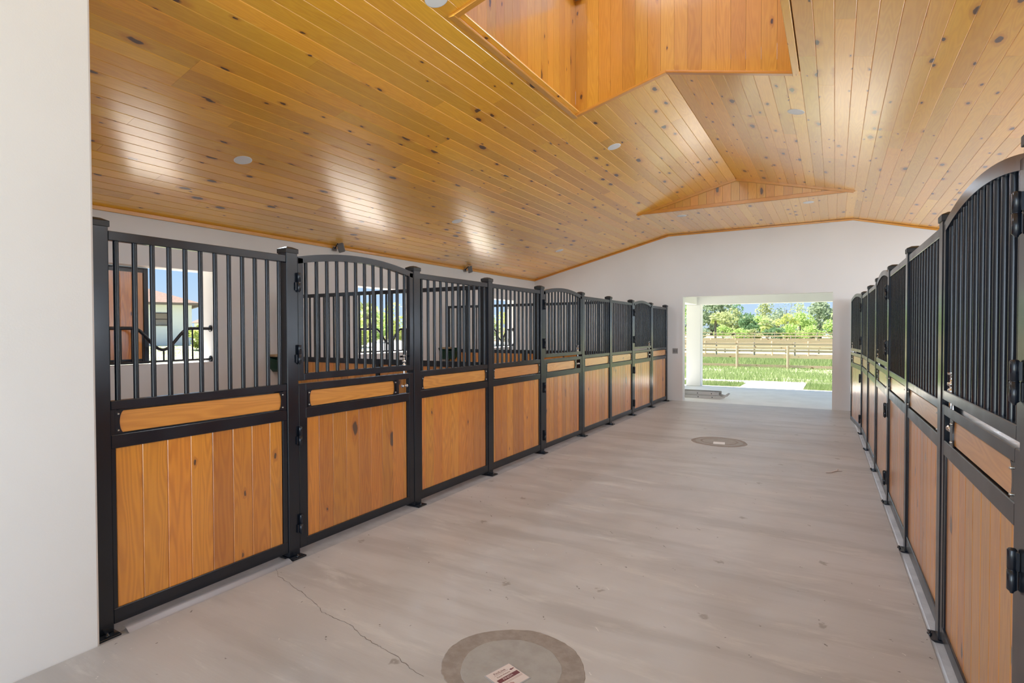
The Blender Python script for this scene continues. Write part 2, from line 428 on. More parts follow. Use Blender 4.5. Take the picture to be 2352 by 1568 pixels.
# near left wall (white), flush with the first post, and the wall closing the first stall behind it
m = MB(); m.box(-3.32, -3.105, YN, 1.298, -.1, ZF + .1, .012)
struct(m.build('wall_near', M['wall']), 'white plaster wall at the left edge of the picture', 'wall')
struct(boxes('wall_stall', M['wall'], (XL, -3.32, 1.09, 1.29, -.1, 3.9)), 'white plaster wall closing the first left stall', 'wall')
struct(boxes('wall_entrance', M['wall'], (XL, -3.3, YN - T, YN, -.1, 4.2), (.6, XR, YN - T, YN, -.1, 4.2), (-3.3, .6, YN - T, YN, 3.3, 4.3)), 'white plaster wall around the entrance behind the viewer', 'wall')
struct(boxes('wall_side', M['wall'], (.52, .70, YN, .9, -.1, 3.9)), 'white plaster wall beside the viewer', 'wall')

# ---- ceiling boards: tongue and groove, each board a piece
def board_mesh(L, w, t=.018, ch=.0042, key={}):
    k = (round(L, 2), round(w, 4), t, ch)
    if k not in key:
        h = w / 2; mm = MB()
        prof = [(-h + ch, 0), (h - ch, 0), (h, ch), (h, t - ch), (h - ch, t), (-h + ch, t), (-h, t - ch), (-h, ch)]
        mm.prism(prof, lambda y, z: (-L / 2, y, z), lambda y, z: (L / 2, y, z))
        key[k] = mm.mesh('board')
    return key[k]
BW = .1335
def slope_z(x): return ZF + SL * (x - XFL) if x <= RX else ZF - SL * (x - XFR)
def lay_boards(parent, x_from, x_to, y_ranges, sx):
    """rows of boards along Y on the slope between two x; sx=+1 the left slope, -1 the right one"""
    nx = math.sqrt(1 + SL * SL); ax = (1 / nx, 0, sx * SL / nx)
    nrm = (-sx * SL / nx, 0, 1 / nx)
    run = abs(x_to - x_from) * nx; n = max(1, round(run / BW)); w = run / n
    for i in range(n):
        xm = x_from + (x_to - x_from) * (i + .5) / n
        for (ya, yb) in y_ranges(xm):
            y = ya; first = True
            while y < yb - .01:
                L = random.choice((2.44, 3.05, 3.66, 4.27)) if not first else random.choice((1.22, 1.83, 2.44, 3.05, 3.66))
                first = False
                if yb - (y + L) < .9: L = yb - y
                me = board_mesh(L - .0012, w)
                # local X along the aisle, local Y across the slope, local Z up out of the face
                lx = (0, 1, 0); lz = nrm; ly = Vector(lz).cross(Vector(lx))
                obj('board', me, M['ceil'], parent, basis=basis(lx, ly, lz, (xm, y + L / 2, slope_z(xm))))
                y += L
YB = 0.3
def rng_left(x):
    end = YT + .01 if x > XFL else YF
    y0 = YB if x > -3.2 else 1.1
    if CX0 < x < CX1: return [(y0, CY0), (CY1, end)]
    return [(y0, end)]
def ceiling_part(name, pts, label):
    m = MB()
    for (xa, xb, ya, yb) in pts:
        za, zb = slope_z(xa) + .021, slope_z(xb) + .021
        v = [(xa, ya, za), (xb, ya, zb), (xb, yb, zb), (xa, yb, za), (xa, ya, za + .1), (xb, ya, zb + .1), (xb, yb, zb + .1), (xa, yb, za + .1)]
        m.add(v, [(0, 3, 2, 1), (4, 5, 6, 7), (0, 1, 5, 4), (1, 2, 6, 5), (2, 3, 7, 6), (3, 0, 4, 7)])
    return struct(m.build(name, M['backing']), label, 'ceiling')
clg_l = ceiling_part('ceiling', [(XL - .8, CX0 - .03, YN, YF + .3), (CX0 - .03, RX, YN, CY0 - .03), (CX0 - .03, RX, CY1 + .03, YF + .3)], 'varnished pine board ceiling sloping up from the left wall')
clg_r = ceiling_part('ceiling', [(CX1 + .03, XR + .8, YN, YF + .3), (RX, CX1 + .03, YN, CY0 - .03), (RX, CX1 + .03, CY1 + .03, YF + .3)], 'varnished pine board ceiling sloping down over the right stalls')
lay_boards(clg_l, XL + .005, RX, rng_left, 1)
def rng_right(x):
    end = YT + .01 if x < XFR else YF
    if CX0 < x < CX1: return [(YB, CY0), (CY1, end)]
    return [(YB, end)]
lay_boards(clg_r, RX, XR - .005, rng_right, -1)
# flat boarded strip by the end wall
clg_f = struct(boxes('ceiling', M['backing'], (XFL, XFR, YT + .02, YF, ZF + .021, ZF + .06)), 'flat pine board ceiling strip before the end wall', 'ceiling')
nfb = round((XFR - XFL) / BW); wfb = (XFR - XFL) / nfb
for i in range(nfb):
    x = XFL + (i + .5) * wfb
    obj('board', board_mesh(YF - YT - .005, wfb), M['ceil'], clg_f, basis=basis((0, 1, 0), (-1, 0, 0), (0, 0, 1), (x, (YF + YT) / 2, ZF)))
# triangular gable closing the vault, vertical boards
gab = struct(boxes('wall_gable', M['backing'], (XFL + .1, XFR - .1, YT + .022, YT + .03, ZF, ZF + .02)), 'triangular pine board gable above the flat ceiling strip', 'wall')
xg = XFL + .06
while xg < XFR - .06:
    x1 = min(xg + BW, XFR - .03); xs = [xg + .0012, x1 - .0012]
    if xs[0] < RX < xs[1]: xs = [xs[0], RX, xs[1]]
    mm = MB(); xc, zc = (xg + x1) / 2, ZF
    poly = [(xs[0], ZF)] + [(xs[-1], ZF)] + [(x, slope_z(x) + .004) for x in reversed(xs)]
    mm.prism([(p_[0] - xc, p_[1] - zc) for p_ in poly], lambda x, z: (z, x, 0), lambda x, z: (z, x, .018))
    # local X is the grain (up), local Y across
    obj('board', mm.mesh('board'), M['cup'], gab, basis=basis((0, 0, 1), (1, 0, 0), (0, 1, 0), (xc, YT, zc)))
    xg = x1
# trims: along ceiling and wall joints
def bar_between(m, p, q, w, h, up=(0, 0, 1)):
    p = Vector(p); q = Vector(q); d = (q - p).normalized(); s = d.cross(Vector(up)).normalized(); u = s.cross(d)
    v = []
    for e in (p, q):
        for a, b in ((-w / 2, -h / 2), (w / 2, -h / 2), (w / 2, h / 2), (-w / 2, h / 2)): v.append(e + s * a + u * b)
    m.add(v, [(3, 2, 1, 0), (4, 5, 6, 7), (0, 1, 5, 4), (1, 2, 6, 5), (2, 3, 7, 6), (3, 0, 4, 7)])
def trim(name, p, q, w, h, mat='trim', up=(0, 0, 1)):
    p = Vector(p); q = Vector(q); L = (q - p).length; d = (q - p).normalized()
    s = Vector(up).cross(d).normalized(); u = d.cross(s)
    mm = MB().box(-L / 2, L / 2, -w / 2, w / 2, -h / 2, h / 2, .004)
    return mm.build(name, M[mat], None, basis=basis(d, s, u, (p + q) / 2))
k_tr = [0]
def strim(p, q, w, h, label, mat='trim'):
    k_tr[0] += 1
    return struct(trim('trim_%d' % k_tr[0], p, q, w, h, mat), label, 'trim')
strim((XL + .011, 1.3, ZW - .018), (XL + .011, YF, ZW - .018), .02, .045, 'pine trim strip along the top of the left outer wall')
strim((XFL - .01, YF - .011, ZF - .022), (XFR + .01, YF - .011, ZF - .022), .02, .034, 'pine trim strip along the flat top of the end wall')
strim((XL + .02, YF - .011, ZW - .012), (XFL, YF - .011, ZF - .022), .02, .034, 'pine trim strip up the left slope of the end wall')
strim((XFR, YF - .011, ZF - .022), (XR - .02, YF - .011, ZW - .012), .02, .034, 'pine trim strip down the right slope of the end wall')
strim((XFL + .16, YT - .012, ZF + .026), (XFR - .16, YT - .012, ZF + .026), .02, .06, 'pine trim board along the bottom of the gable')
strim((XFL + .05, YT - .0165, slope_z(XFL + .05) - .018), (RX, YT - .0165, RZ - .018), .026, .042, 'pine trim board up the left edge of the gable')
strim((RX, YT - .0165, RZ - .018), (XFR - .05, YT - .0165, slope_z(XFR - .05) - .018), .026, .042, 'pine trim board down the right edge of the gable')

# ---- cupola: four boarded walls rising from the square opening, windows above
CZT = 6.05; CW0, CW1 = 5.05, 5.75
cup = struct(MB().box(CX0 - .75, CX1 + .75, CY0 - .75, CY1 + .75, CZT, CZT + .1).build('wall_cupola', M['backing']), 'pine boarded square cupola rising above the aisle', 'wall')  # roof eaves added wide to keep the sun off the aisle floor
def cup_side(p0, p1, inward):
    """boards on one side of the cupola between two plan points"""
    p0 = Vector((*p0, 0)); p1 = Vector((*p1, 0)); run = (p1 - p0).length; n = round(run / BW); w = run / n; d = (p1 - p0) / run
    zin = -Vector((*inward, 0))                 # local Z points outwards, away from the cupola
    for i in range(n):
        a = p0 + d * (i * w + .0008); b = p0 + d * ((i + 1) * w - .0008); cm = (a + b) / 2
        xs = [a, b]
        if (a.x - RX) * (b.x - RX) < 0: xs = [a, Vector((RX, a.y, 0)), b]
        low = [(q, slope_z(q.x) - .012) for q in xs]
        inwin = .12 < i / n < .86 
        top = CW0 if inwin else CZT
        ly = zin.cross(Vector((0, 0, 1)))
        sgn = 1 if d.dot(ly) > 0 else -1
        poly = [(sgn * (q - cm).dot(d), z - 4.6) for q, z in low] + [(sgn * (q - cm).dot(d), top - 4.6) for q in (b, a)]
        if sgn < 0: poly = poly[::-1]
        ch = .0035
        mm = MB().prism(poly, lambda y, z: (z, y, 0), lambda y, z: (z, y, .018))
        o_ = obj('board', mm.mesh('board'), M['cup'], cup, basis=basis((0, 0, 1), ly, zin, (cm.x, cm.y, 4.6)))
        if inwin:
            poly = [(sgn * (q - cm).dot(d), z - 5.9) for q, z in ((a, CW1), (b, CW1), (b, CZT), (a, CZT))]
            if sgn < 0: poly = poly[::-1]
            mm = MB().prism(poly, lambda y, z: (z, y, 0), lambda y, z: (z, y, .018))
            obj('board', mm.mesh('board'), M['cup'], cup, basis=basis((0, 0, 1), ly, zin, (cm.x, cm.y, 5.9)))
        # thin dark joint behind the boards comes from the outer sheathing
cup_side((CX0, CY0), (CX0, CY1), (1, 0)); cup_side((CX0, CY1), (CX1, CY1), (0, -1))
cup_side((CX1, CY1), (CX1, CY0), (-1, 0)); cup_side((CX1, CY0), (CX0, CY0), (0, 1))
m = MB(); e = .02
for (xa, xb, ya, yb) in ((CX0 - .06, CX0 - e, CY0 - .06, CY1 + .06), (CX1 + e, CX1 + .06, CY0 - .06, CY1 + .06), (CX0 - e, CX1 + e, CY0 - .06, CY0 - e), (CX0 - e, CX1 + e, CY1 + e, CY1 + .06)):
    m.box(xa, xb, ya, yb, 4.125, CW0)
    m.box(xa, xb, ya, yb, CW1, CZT)
for xx in (CX0 - .04, CX1 + .04):
    for yy in (CY0 - .04, CY1 + .04): m.box(xx - .12, xx + .12, yy - .12, yy + .12, CW0, CW1)
m.build('sheathing', M['backing'], cup)
# trim boards round the opening: flat casing on the ceiling
def cas(p, q, wid, lab):
    p = Vector(p); q = Vector(q)
    return strim(p, q, wid, .02, lab)
w2 = .055
cz = lambda x: slope_z(x) - .010
strim((CX0 - .02, CY0 - .05, cz(CX0 - .02)), (CX0 - .02, CY1 + .05, cz(CX0 - .02)), w2, .022, 'pine casing along the left edge of the cupola opening', 'trim')
strim((CX1 + .02, CY0 - .05, cz(CX1 + .02)), (CX1 + .02, CY1 + .05, cz(CX1 + .02)), w2, .022, 'pine casing along the right edge of the cupola opening', 'ceil')
for yy, nm in ((CY1 + .02, 'far'), (CY0 - .02, 'near')):
    strim((CX0 - .03, yy, cz(CX0 - .03)), (RX, yy, cz(RX)), w2, .022, 'pine casing on the %s left edge of the cupola opening' % nm)
    strim((RX, yy, cz(RX)), (CX1 + .03, yy, cz(CX1 + .03)), w2, .022, 'pine casing on the %s right edge of the cupola opening' % nm)

# ------------------------------------------------------------------ stall fronts
# local frame of every front: x to the right as seen from the aisle, y into the stall, z up; y = 0 is the front plane
def cached(key, fn, store={}):
    if key not in store: store[key] = fn()
    return store[key]
PW = .09
def make_post(loc, rotz, label, group):
    t = thing('stall_post', label, 'post', loc, rotz, group)
    h = PW / 2; z0 = -.014
    obj('tube', cached('post', lambda: MB().box(-h, h, 0, PW, z0 + .01, 2.075, .004).mesh('tube')), M['black'], t)
    def capm():
        mm = MB(); a = h + .005; mm.box(-a, a, -.005, PW + .005, 2.068, 2.098, .002)
        v = [(-a, -.005, 2.098), (a, -.005, 2.098), (a, PW + .005, 2.098), (-a, PW + .005, 2.098), (-.02, h - .02, 2.113), (.02, h - .02, 2.113), (.02, h + .02, 2.113), (-.02, h + .02, 2.113)]
        mm.add(v, [(4, 5, 6, 7), (0, 1, 5, 4), (1, 2, 6, 5), (2, 3, 7, 6), (3, 0, 4, 7)]); return mm.mesh('cap')
    obj('cap', cached('cap', capm), M['cap'], t)
    bp = obj('base_plate', cached('bplate', lambda: MB().box(-.055, .055, -.052, .142, z0, z0 + .011, .002).mesh('base_plate')), M['black'], t)
    for yy in (-.028, .118):
        obj('anchor_bolt', cached('abolt', lambda: MB().lathe([(.011, 0), (.011, .008), (.006, .009), (.006, .018), (.004, .019)], 8).mesh('anchor_bolt')), M['black'], bp, (.0, yy, z0 + .011))
    return t
BR = .0132
def bar_mesh(z0, z1): return cached(('bar', round(z0, 3), round(z1, 3)), lambda: MB().cyl((0, 0, z0), (0, 0, z1), BR, n=12, caps=False).mesh('bar'))
def planks_in(parent, x0, x1, z0, z1, y, start, mat='plank'):
    pitch = .129; x = x0; first = True
    while x < x1 - .004:
        w = start if first else pitch
        first = False
        w = min(w, x1 - x)
        me = cached(('pl', round(z1 - z0, 3), round(w, 3)), lambda: board_mesh(z1 - z0, w - .0012, .019, .0036))
        obj('plank', me, M[mat], parent, basis=basis((0, 0, 1), (1, 0, 0), (0, 1, 0), (x + w / 2, y, (z0 + z1) / 2)))
        x += w
def name_board(parent, x0, x1, z0, z1, y):
    """pine name board held by two black end plates with a hollow curve, two bolts each"""
    L = x1 - x0
    me = cached(('nb', round(L, 3)), lambda: MB().box(-L / 2, L / 2, -(z1 - z0) / 2, (z1 - z0) / 2, 0, .018, .002).mesh('name_board'))
    obj('name_board', me, M['sign'], parent, basis=basis((1, 0, 0), (0, 0, 1), (0, -1, 0), ((x0 + x1) / 2, y + .024, (z0 + z1) / 2)))
    H = (z1 - z0) / 2 + .004
    def plate():
        mm = MB(); arc = []
        for i in range(13):
            a = -1 + 2 * i / 12
            arc.append((.026 - .026 * math.sqrt(max(0, 1 - (a * .97) ** 2)) + .004, a * H))
        n = len(arc)
        pts0 = [(-.018, z) for (x, z) in arc]
        v = [(x, 0, z) for x, z in pts0] + [(x, 0, z) for x, z in arc] + [(x, .006, z) for x, z in pts0] + [(x, .006, z) for x, z in arc]
        fs = []
        for i in range(n - 1):
            fs.append((i, n + i, n + i + 1, i + 1)); fs.append((2 * n + i, 2 * n + i + 1, 3 * n + i + 1, 3 * n + i)); fs.append((n + i, 3 * n + i, 3 * n + i + 1, n + i + 1))
            fs.append((i, i + 1, 2 * n + i + 1, 2 * n + i))
        fs += [(0, 2 * n, 3 * n, n), (n - 1, 2 * n - 1, 4 * n - 1, 3 * n - 1)]
        mm.add(v, fs); return mm.mesh('end_plate')
    pm = cached(('eplate', round(H, 3)), plate)
    bm_ = cached('sbolt', lambda: MB().lathe([(.0055, .0), (.0055, -.004), (.0048, -.007), (.002, -.009)], 8, 'y').mesh('bolt'))
    for s, X in ((1, x0), (-1, x1)):
        pl = obj('end_plate', pm, M['black'], parent, basis=basis((s, 0, 0), (0, 1 * 1, 0), (0, 0, 1), (X, y - .001, (z0 + z1) / 2)) if s == 1 else
                 basis((-1, 0, 0), (0, -1, 0), (0, 0, 1), (X, y + .005, (z0 + z1) / 2)))
        for zz in (z0 + .014, z1 - .014):
            obj('bolt', bm_, M['bolt'], parent, (X - s * .004, y - .001, zz))
def back_plate(parent, x0, x1, z0, z1, y):
    MB().box(x0, x1, y, y + .004, z0, z1).build('back_plate', M['black'], parent)
D = .04
def make_panel(loc, rotz, width, label, group, nb=12, start=.129):
    """fixed front panel: bars above, name board, pine planks below; origin at its left end on the floor"""
    t = thing('stall_screen', label, 'stall screen', loc, rotz, group)
    g = .001; x0, x1 = g, width - g; y0 = .006
    def rail(nm, za, zb): 
        obj(nm, cached((nm, round(width, 3)), lambda: MB().box(x0, x1, y0, y0 + D, za, zb, .003).mesh(nm)), M['black'], t)
    rail('top_rail', 2.003, 2.051); rail('middle_rail', 1.134, 1.181); rail('lower_rail', .934, 1.004); rail('bottom_rail', .028, .106)
    for a, b in ((x0, x0 + .022), (x1 - .034, x1)):
        MB().box(a, b, y0 + .002, y0 + D - .002, .105, .935, .002).build('side_stile', M['black'], t)
    for a, b in ((x0, x0 + .028), (x1 - .028, x1)):
        MB().box(a, b, y0 + .004, y0 + D - .004, 1.003, 1.135).build('side_block', M['black'], t)
    pitch = (width - .085) / (nb - 1)
    for i in range(nb):
        obj('bar', bar_mesh(1.18, 2.004), M['black'], t, (.0435 + i * pitch, y0 + D / 2, 0))
    name_board(t, x0 + .038, x1 - .038, 1.012, 1.125, y0 + .004)
    back_plate(t, x0 + .02, x1 - .02, 1.003, 1.136, y0 + .030)
    planks_in(t, x0 + .0225, x1 - .0345, .1055, .935, y0 + .010, start)
    return t
def hinge_mesh():
    mm = MB()
    mm.lathe([(.004, -.071), (.006, -.066), (.0125, -.06), (.0125, -.002), (.0108, -.0015), (.0108, .0015), (.0125, .002), (.0125, .058), (.009, .063), (.003, .064)], 10)
    mm.box(-.008, .026, .004, .0115, .004, .058); mm.box(-.026, .008, .004, .0115, -.058, -.004)
    return mm.mesh('hinge')
def make_door(loc, rotz, width, label, group, hinge_left, nb=12, start=.107, swing=0.0):
    """Dutch door: arched barred upper leaf and planked lower leaf; origin at its hinge side on the floor"""
    t = thing('stall_door', label, 'stall door', loc, rotz + swing, group)
    sg = 1 if hinge_left else -1
    X = lambda a: a if hinge_left else -a                   # distance from the hinge side
    def bx(m_, a, b, *r): m_.box(min(X(a), X(b)), max(X(a), X(b)), *r)
    w = width; g = .003; y0 = .004
    rise = .066
    def arch(a, base): 
        s = (a - g) / (w - 2 * g); return base + rise * (1 - (2 * s - 1) ** 2) if True else base
    # ---- upper leaf frame: two stiles, arched head, bottom rail in one welded piece
    def upper():
        mm = MB(); st = .047
        bx(mm, g, g + st, y0, y0 + D, 1.195, 2.045, .003); bx(mm, w - g - st, w - g, y0, y0 + D, 1.195, 2.045, .003)
        bx(mm, g + st - .001, w - g - st + .001, y0, y0 + D, 1.195, 1.243, .003)
        n = 24; v = []
        for i in range(n + 1):
            a = g + (w - 2 * g) * i / n; top = arch(a, 2.051); lo = arch(a, 2.051) - .049
            for yy in (y0, y0 + D): v += [(X(a), yy, lo), (X(a), yy, top)]
        fs = []
        for i in range(n):
            o = i * 4; q = o + 4
            quad = [(o, q, q + 1, o + 1), (o + 2, o + 3, q + 3, q + 2), (o + 1, q + 1, q + 3, o + 3), (o, o + 2, q + 2, q)]
            fs += quad if sg > 0 else [f_[::-1] for f_ in quad]
        ends = [(0, 1, 3, 2), (n * 4, n * 4 + 2, n * 4 + 3, n * 4 + 1)]
        fs += ends if sg > 0 else [f_[::-1] for f_ in ends]
        mm.add(v, fs); return mm.mesh('upper_leaf')
    up = obj('upper_leaf', cached(('upper', sg, round(w, 3)), upper), M['black'], t)
    pitch = (w - .18) / (nb - 1)
    for i in range(nb):
        a = .085 + i * pitch
        obj('bar', bar_mesh(1.24, round(arch(a, 2.051) - .046, 3)), M['black'], up, (X(a), y0 + D / 2, 0))
    def spring():
        mm = MB(); mm.lathe([(.016, 1.243), (.016, 1.252), (.009, 1.254), (.009, 1.268), (.017, 1.272), (.017, 1.284), (.007, 1.286), (.007, 1.32), (.016, 1.322), (.016, 1.332)], 12)
        mm.cyl((0, 0, 1.172), (0, 0, 1.20), .009, n=10); return mm.mesh('latch_pin')
    obj('latch_pin', cached('spring', spring), M['chrome'], up, (X(w - .105), y0 + D / 2, 0))
    hm = cached('hinge', hinge_mesh)
    hb = lambda z: (basis((1, 0, 0), (0, 1, 0), (0, 0, 1), (X(-.001), -.0133, z)))
    for z in (1.876, 1.380): obj('hinge', hm, M['black'], up, basis=hb(z))
    MB().box(*sorted((X(w - .125), X(w - .06))), y0 + D, y0 + D + .012, 1.31, 1.325).build('latch_arm', M['black'], up)
    # ---- lower leaf
    def lower():
        mm = MB(); st = .058
        bx(mm, g, g + st, y0, y0 + D, .03, 1.172, .003); bx(mm, w - g - st, w - g, y0, y0 + D, .03, 1.172, .003)
        for za, zb in ((1.124, 1.172), (.930, 1.002), (.03, .094)): bx(mm, g + st - .001, w - g - st + .001, y0, y0 + D, za, zb, .003)
        for a, b in ((g + st - .001, g + st + .022), (w - .245, w - .190)): bx(mm, a, b, y0 + .002, y0 + D - .002, 1.001, 1.125, .002)
        bx(mm, g + st - .001, g + st + .012, y0 + .003, y0 + D - .003, .093, .931); bx(mm, w - g - st - .028, w - g - st + .001, y0 + .003, y0 + D - .003, .093, .931)
        return mm.mesh('lower_leaf')
    lo = obj('lower_leaf', cached(('lower', sg, round(w, 3)), lower), M['black'], t)
    a, b = sorted((X(.085), X(w - .245 + .012)))
    name_board(lo, a + .008, b - .008, 1.008, 1.119, y0 + .003)
    pa, pb = sorted((X(.06), X(w - .20))); back_plate(lo, pa, pb, 1.001, 1.126, y0 + .030)
    pa, pb = sorted((X(g + .0705), X(w - g - .0865)))
    planks_in(lo, pa, pb, .0935, .931, y0 + .010, start)
    for z in (.818, .208): obj('hinge', hm, M['black'], lo, basis=hb(z))
    def knob():
        mm = MB(); mm.lathe([(.004, -.004), (.013, -.002), (.015, .004), (.009, .01), (.005, .012), (.005, .05), (.016, .052), (.016, .058)], 12, 'x'); return mm.mesh('latch_knob')
    obj('latch_knob', cached('knob', knob), M['chrome'], lo, basis=basis((sg, 0, 0), (0, sg, 0), (0, 0, 1), (X(w - .130), y0 + D / 2, 1.063)))
    return t

ORD = ['first', 'second', 'third', 'fourth', 'fifth', 'sixth', 'seventh', 'eighth', 'ninth', 'tenth']
LP = [1.352, 2.498, 3.800, 5.007, 6.228, 7.543, 8.709, 9.872, 11.106, 12.246]
for i, y in enumerate(LP):
    make_post((XFL, y, 0), PI / 2, 'black square steel post, %s from the near white wall, left stall row' % ORD[i], 'posts of the left stall row')
LT = 'pdppdppdp'
kp = kd = 0
starts = [.129, .107, .051, .045, .1, .08, .06, .11, .09]
for i in range(9):
    y0, y1 = LP[i] + PW / 2, LP[i + 1] - PW / 2
    if LT[i] == 'p':
        make_panel((XFL, y0, 0), PI / 2, y1 - y0, 'black barred stall screen with pine planks, %s fixed screen of the left row' % ORD[kp], 'fixed screens of the left stall row', start=starts[i]); kp += 1
    else:
        make_door((XFL, y0, 0), PI / 2, y1 - y0, 'black arched stall door with pine planks, %s door of the left row' % ORD[kd], 'doors of the left stall row', True, start=starts[i]); kd += 1
RP = [2.120, 3.450, 4.715, 5.930, 7.250, 8.460, 9.720, 11.00, 12.22]
RR = -PI / 2 + ALPHA
for i, y in enumerate(RP):
    make_post((xr(y), y, 0), RR, 'black square steel post, %s from the right picture edge, right stall row' % ORD[i], 'posts of the right stall row')
RTp = 'dppdppdp'
kp = kd = 0
for i in range(8):
    ya, yb = RP[i] + PW / 2 * 1.0, RP[i + 1] - PW / 2
    if RTp[i] == 'p':
        make_panel((xr(yb), yb, 0), RR, yb - ya, 'black barred stall screen with pine planks, %s fixed screen of the right row' % ORD[kp], 'fixed screens of the right stall row', start=starts[i]); kp += 1
    else:
        far = i == 6
        make_door((xr(ya), ya, 0), RR, yb - ya, 'black arched stall door with pine planks, %s door of the right row' % ORD[kd] + (', ajar' if far else ''), 'doors of the right stall row', False,
                  start=starts[i], swing=math.radians(4.2) if far else 0.0); kd += 1

# partitions between the left stalls
def make_partition(y, label):
    t = thing('stall_partition', label, 'partition', (XL + .002, y, 0), 0, 'partitions between the left stalls')
    L = XFL - PW - .004 - XL; y0 = -.02
    for nm, za, zb in (('top_rail', 1.988, 2.034), ('middle_rail', 1.135, 1.20), ('bottom_rail', .02, .09)):
        MB().box(0, L, y0, y0 + .04, za, zb, .003).build(nm, M['black'], t)
    xc = 1.72
    MB().box(xc - .03, xc + .03, y0 - .004, y0 + .044, -.014, 1.2, .003).build('middle_post', M['black'], t)
    for a in (0.0, L - .04): MB().box(a, a + .04, y0, y0 + .04, -.014, 2.0, .003).build('end_post', M['black'], t)
    n = round((L - .08) / .0905)
    for i in range(1, n): obj('bar', bar_mesh(1.195, 1.99), M['black'], t, (.04 + (L - .08) * i / n, 0, 0))
    for a, b in ((.04, xc - .03), (xc + .03, L - .04)):
        n = 0
        for i in range(1, n): obj('bar', bar_mesh(1.195, 1.99), M['black'], t, (a + (b - a) * i / n, 0, 0))
        planks_in(t, a, b, .085, 1.137, -.0095, .129)
make_partition(5.007, 'black barred partition with pine planks between first and second left stalls')
make_partition(8.709, 'black barred partition with pine planks between second and third left stalls')

# ------------------------------------------------------------------ stall windows: yoke grilles and outside shutters
def yoke(yc, idx):
    t = thing('window_grille', 'black tubular yoke grille with a dip, in the %s left stall window' % ORD[idx], 'window grille', (XL - .06, yc, 0), 0, 'yoke grilles of the left windows')
    hw = WHW - .004
    pts = []
    for i in range(49):
        s = -hw + 2 * hw * i / 48; a = (s - .10) / .31
        z = 1.578 - .245 * (.5 + .5 * math.cos(PI * max(-1, min(1, a))))
        pts.append((0, s, z))
    MB().tube(pts, .0185, 8).build('yoke_tube', M['black'], t)
    MB().tube([(0, -hw, WZ0 + .03), (0, hw, WZ0 + .03)], .0125, 8).build('bottom_tube', M['black'], t)
    n = 12
    for i in range(1, n):
        s = -hw + 2 * hw * i / n; a = (s - .10) / .31
        z = 1.578 - .245 * (.5 + .5 * math.cos(PI * max(-1, min(1, a))))
        MB().cyl((0, s, WZ0 + .03), (0, s, z), .0095, n=8, caps=False).build('upright', M['black'], t)
    for s in (-1, 1):
        for z in (1.578, WZ0 + .03):
            MB().lathe([(.042, 0), (.042, .006), (.02, .014)], 12, 'y').build('flange', M['black'], t, basis=basis((1, 0, 0), (0, -s, 0), (0, 0, -s), (0, s * (WHW - .001), z)))
def shutter(yh, side, angle, label, group):
    """wooden shutter leaf hinged on the outer face; side=+1 hinge at the far jamb"""
    t = thing('window_shutter', label, 'shutter', (XL - T - .012, yh, WZ0), 0, group)
    t.rotation_euler = (0, 0, angle)
    W, H = .685, WZ1 - WZ0 - .01; s = -side
    f = MB()
    for a, b, za, zb in ((0, .05, 0, H), (W - .05, W, 0, H), (.05, W - .05, 0, .055), (.05, W - .05, H - .055, H)):
        f.box(-.02, .02, min(s * a, s * b), max(s * a, s * b), za + .005, zb + .005, .002)
    f.build('frame', M['black'], t)
    n = 5; w = (W - .1) / n
    for i in range(n):
        y = s * (.05 + (i + .5) * w)
        obj('plank', board_mesh(H - .108, w - .0006, .018, .003), M['plank'], t, basis=basis((0, 0, 1), (0, 1, 0), (-1, 0, 0), (.009, y, H / 2 + .005)))
    for z in (.15, H - .15):
        MB().cyl((-.02, 0, z - .04), (-.02, 0, z + .04), .009, n=8).build('hinge', M['black'], t)
for i, yc in enumerate(WIN):
    yoke(yc, i)
    # casing of the opening, a thin white return that stands proud outside
    wob = MB()
    wob.box(XL - T - .03, XL - T, yc - WHW - .09, yc - WHW, WZ0 - .09, WZ1 + .09); wob.box(XL - T - .03, XL - T, yc + WHW, yc + WHW + .09, WZ0 - .09, WZ1 + .09)
    wob.box(XL - T - .03, XL - T, yc - WHW, yc + WHW, WZ1, WZ1 + .09); wob.box(XL - T - .05, XL - T, yc - WHW, yc + WHW, WZ0 - .09, WZ0)
    struct(wob.build('window_%d' % (i + 1), M['white']), 'white casing round the %s left stall window' % ORD[i], 'window')
    near_a = 0.0 if i == 0 else math.radians(174)
    shutter(yc - WHW, -1, near_a, ('closed pine shutter leaf in a black frame, first left stall window' if i == 0 else 'pine shutter leaf folded back outside, near side of the %s left window' % ORD[i]), 'shutters of the left windows')
    shutter(yc + WHW, 1, -math.radians(119 if i == 0 else 174), ('pine shutter leaf standing open outside, far side of the %s left window' if i == 0 else 'pine shutter leaf folded back outside, far side of the %s left window') % ORD[i], 'shutters of the left windows')

# ------------------------------------------------------------------ small things inside
def downlight(x, y, z, nrm, label):
    nz = Vector(nrm).normalized(); lx = Vector((0, 1, 0)); ly = nz.cross(lx)
    t = thing('ceiling_light', label, 'ceiling light', (x, y, z), 0, 'round recessed ceiling lights')
    t.matrix_basis = basis(lx, ly, nz, (x, y, z))
    MB().lathe([(.070, -.0035), (.078, -.004), (.083, -.002), (.083, .006), (.070, .006)], 24).build('trim_ring', M['lamp'], t)
    MB().lathe([(.0005, -.0032), (.0695, -.0032), (.0695, .003), (.0005, .003)], 24).build('lens', M['lens'], t)
    d = bpy.data.lights.new('downlight_fill', 'AREA'); d.shape = 'DISK'; d.size = .14; d.energy = DOWNLIGHT_FILL_W; d.color = (.83, .97, 1.14)  # fill lamp added under a ceiling light that is itself unlit
    o = bpy.data.objects.new('downlight_fill', d); COL.objects.link(o); o.location = Vector((x, y, z)) - nz * .012
    o.rotation_euler = nz.to_track_quat('Z', 'Y').to_euler()
nL = (-SL, 0, 1); nR = (SL, 0, 1)
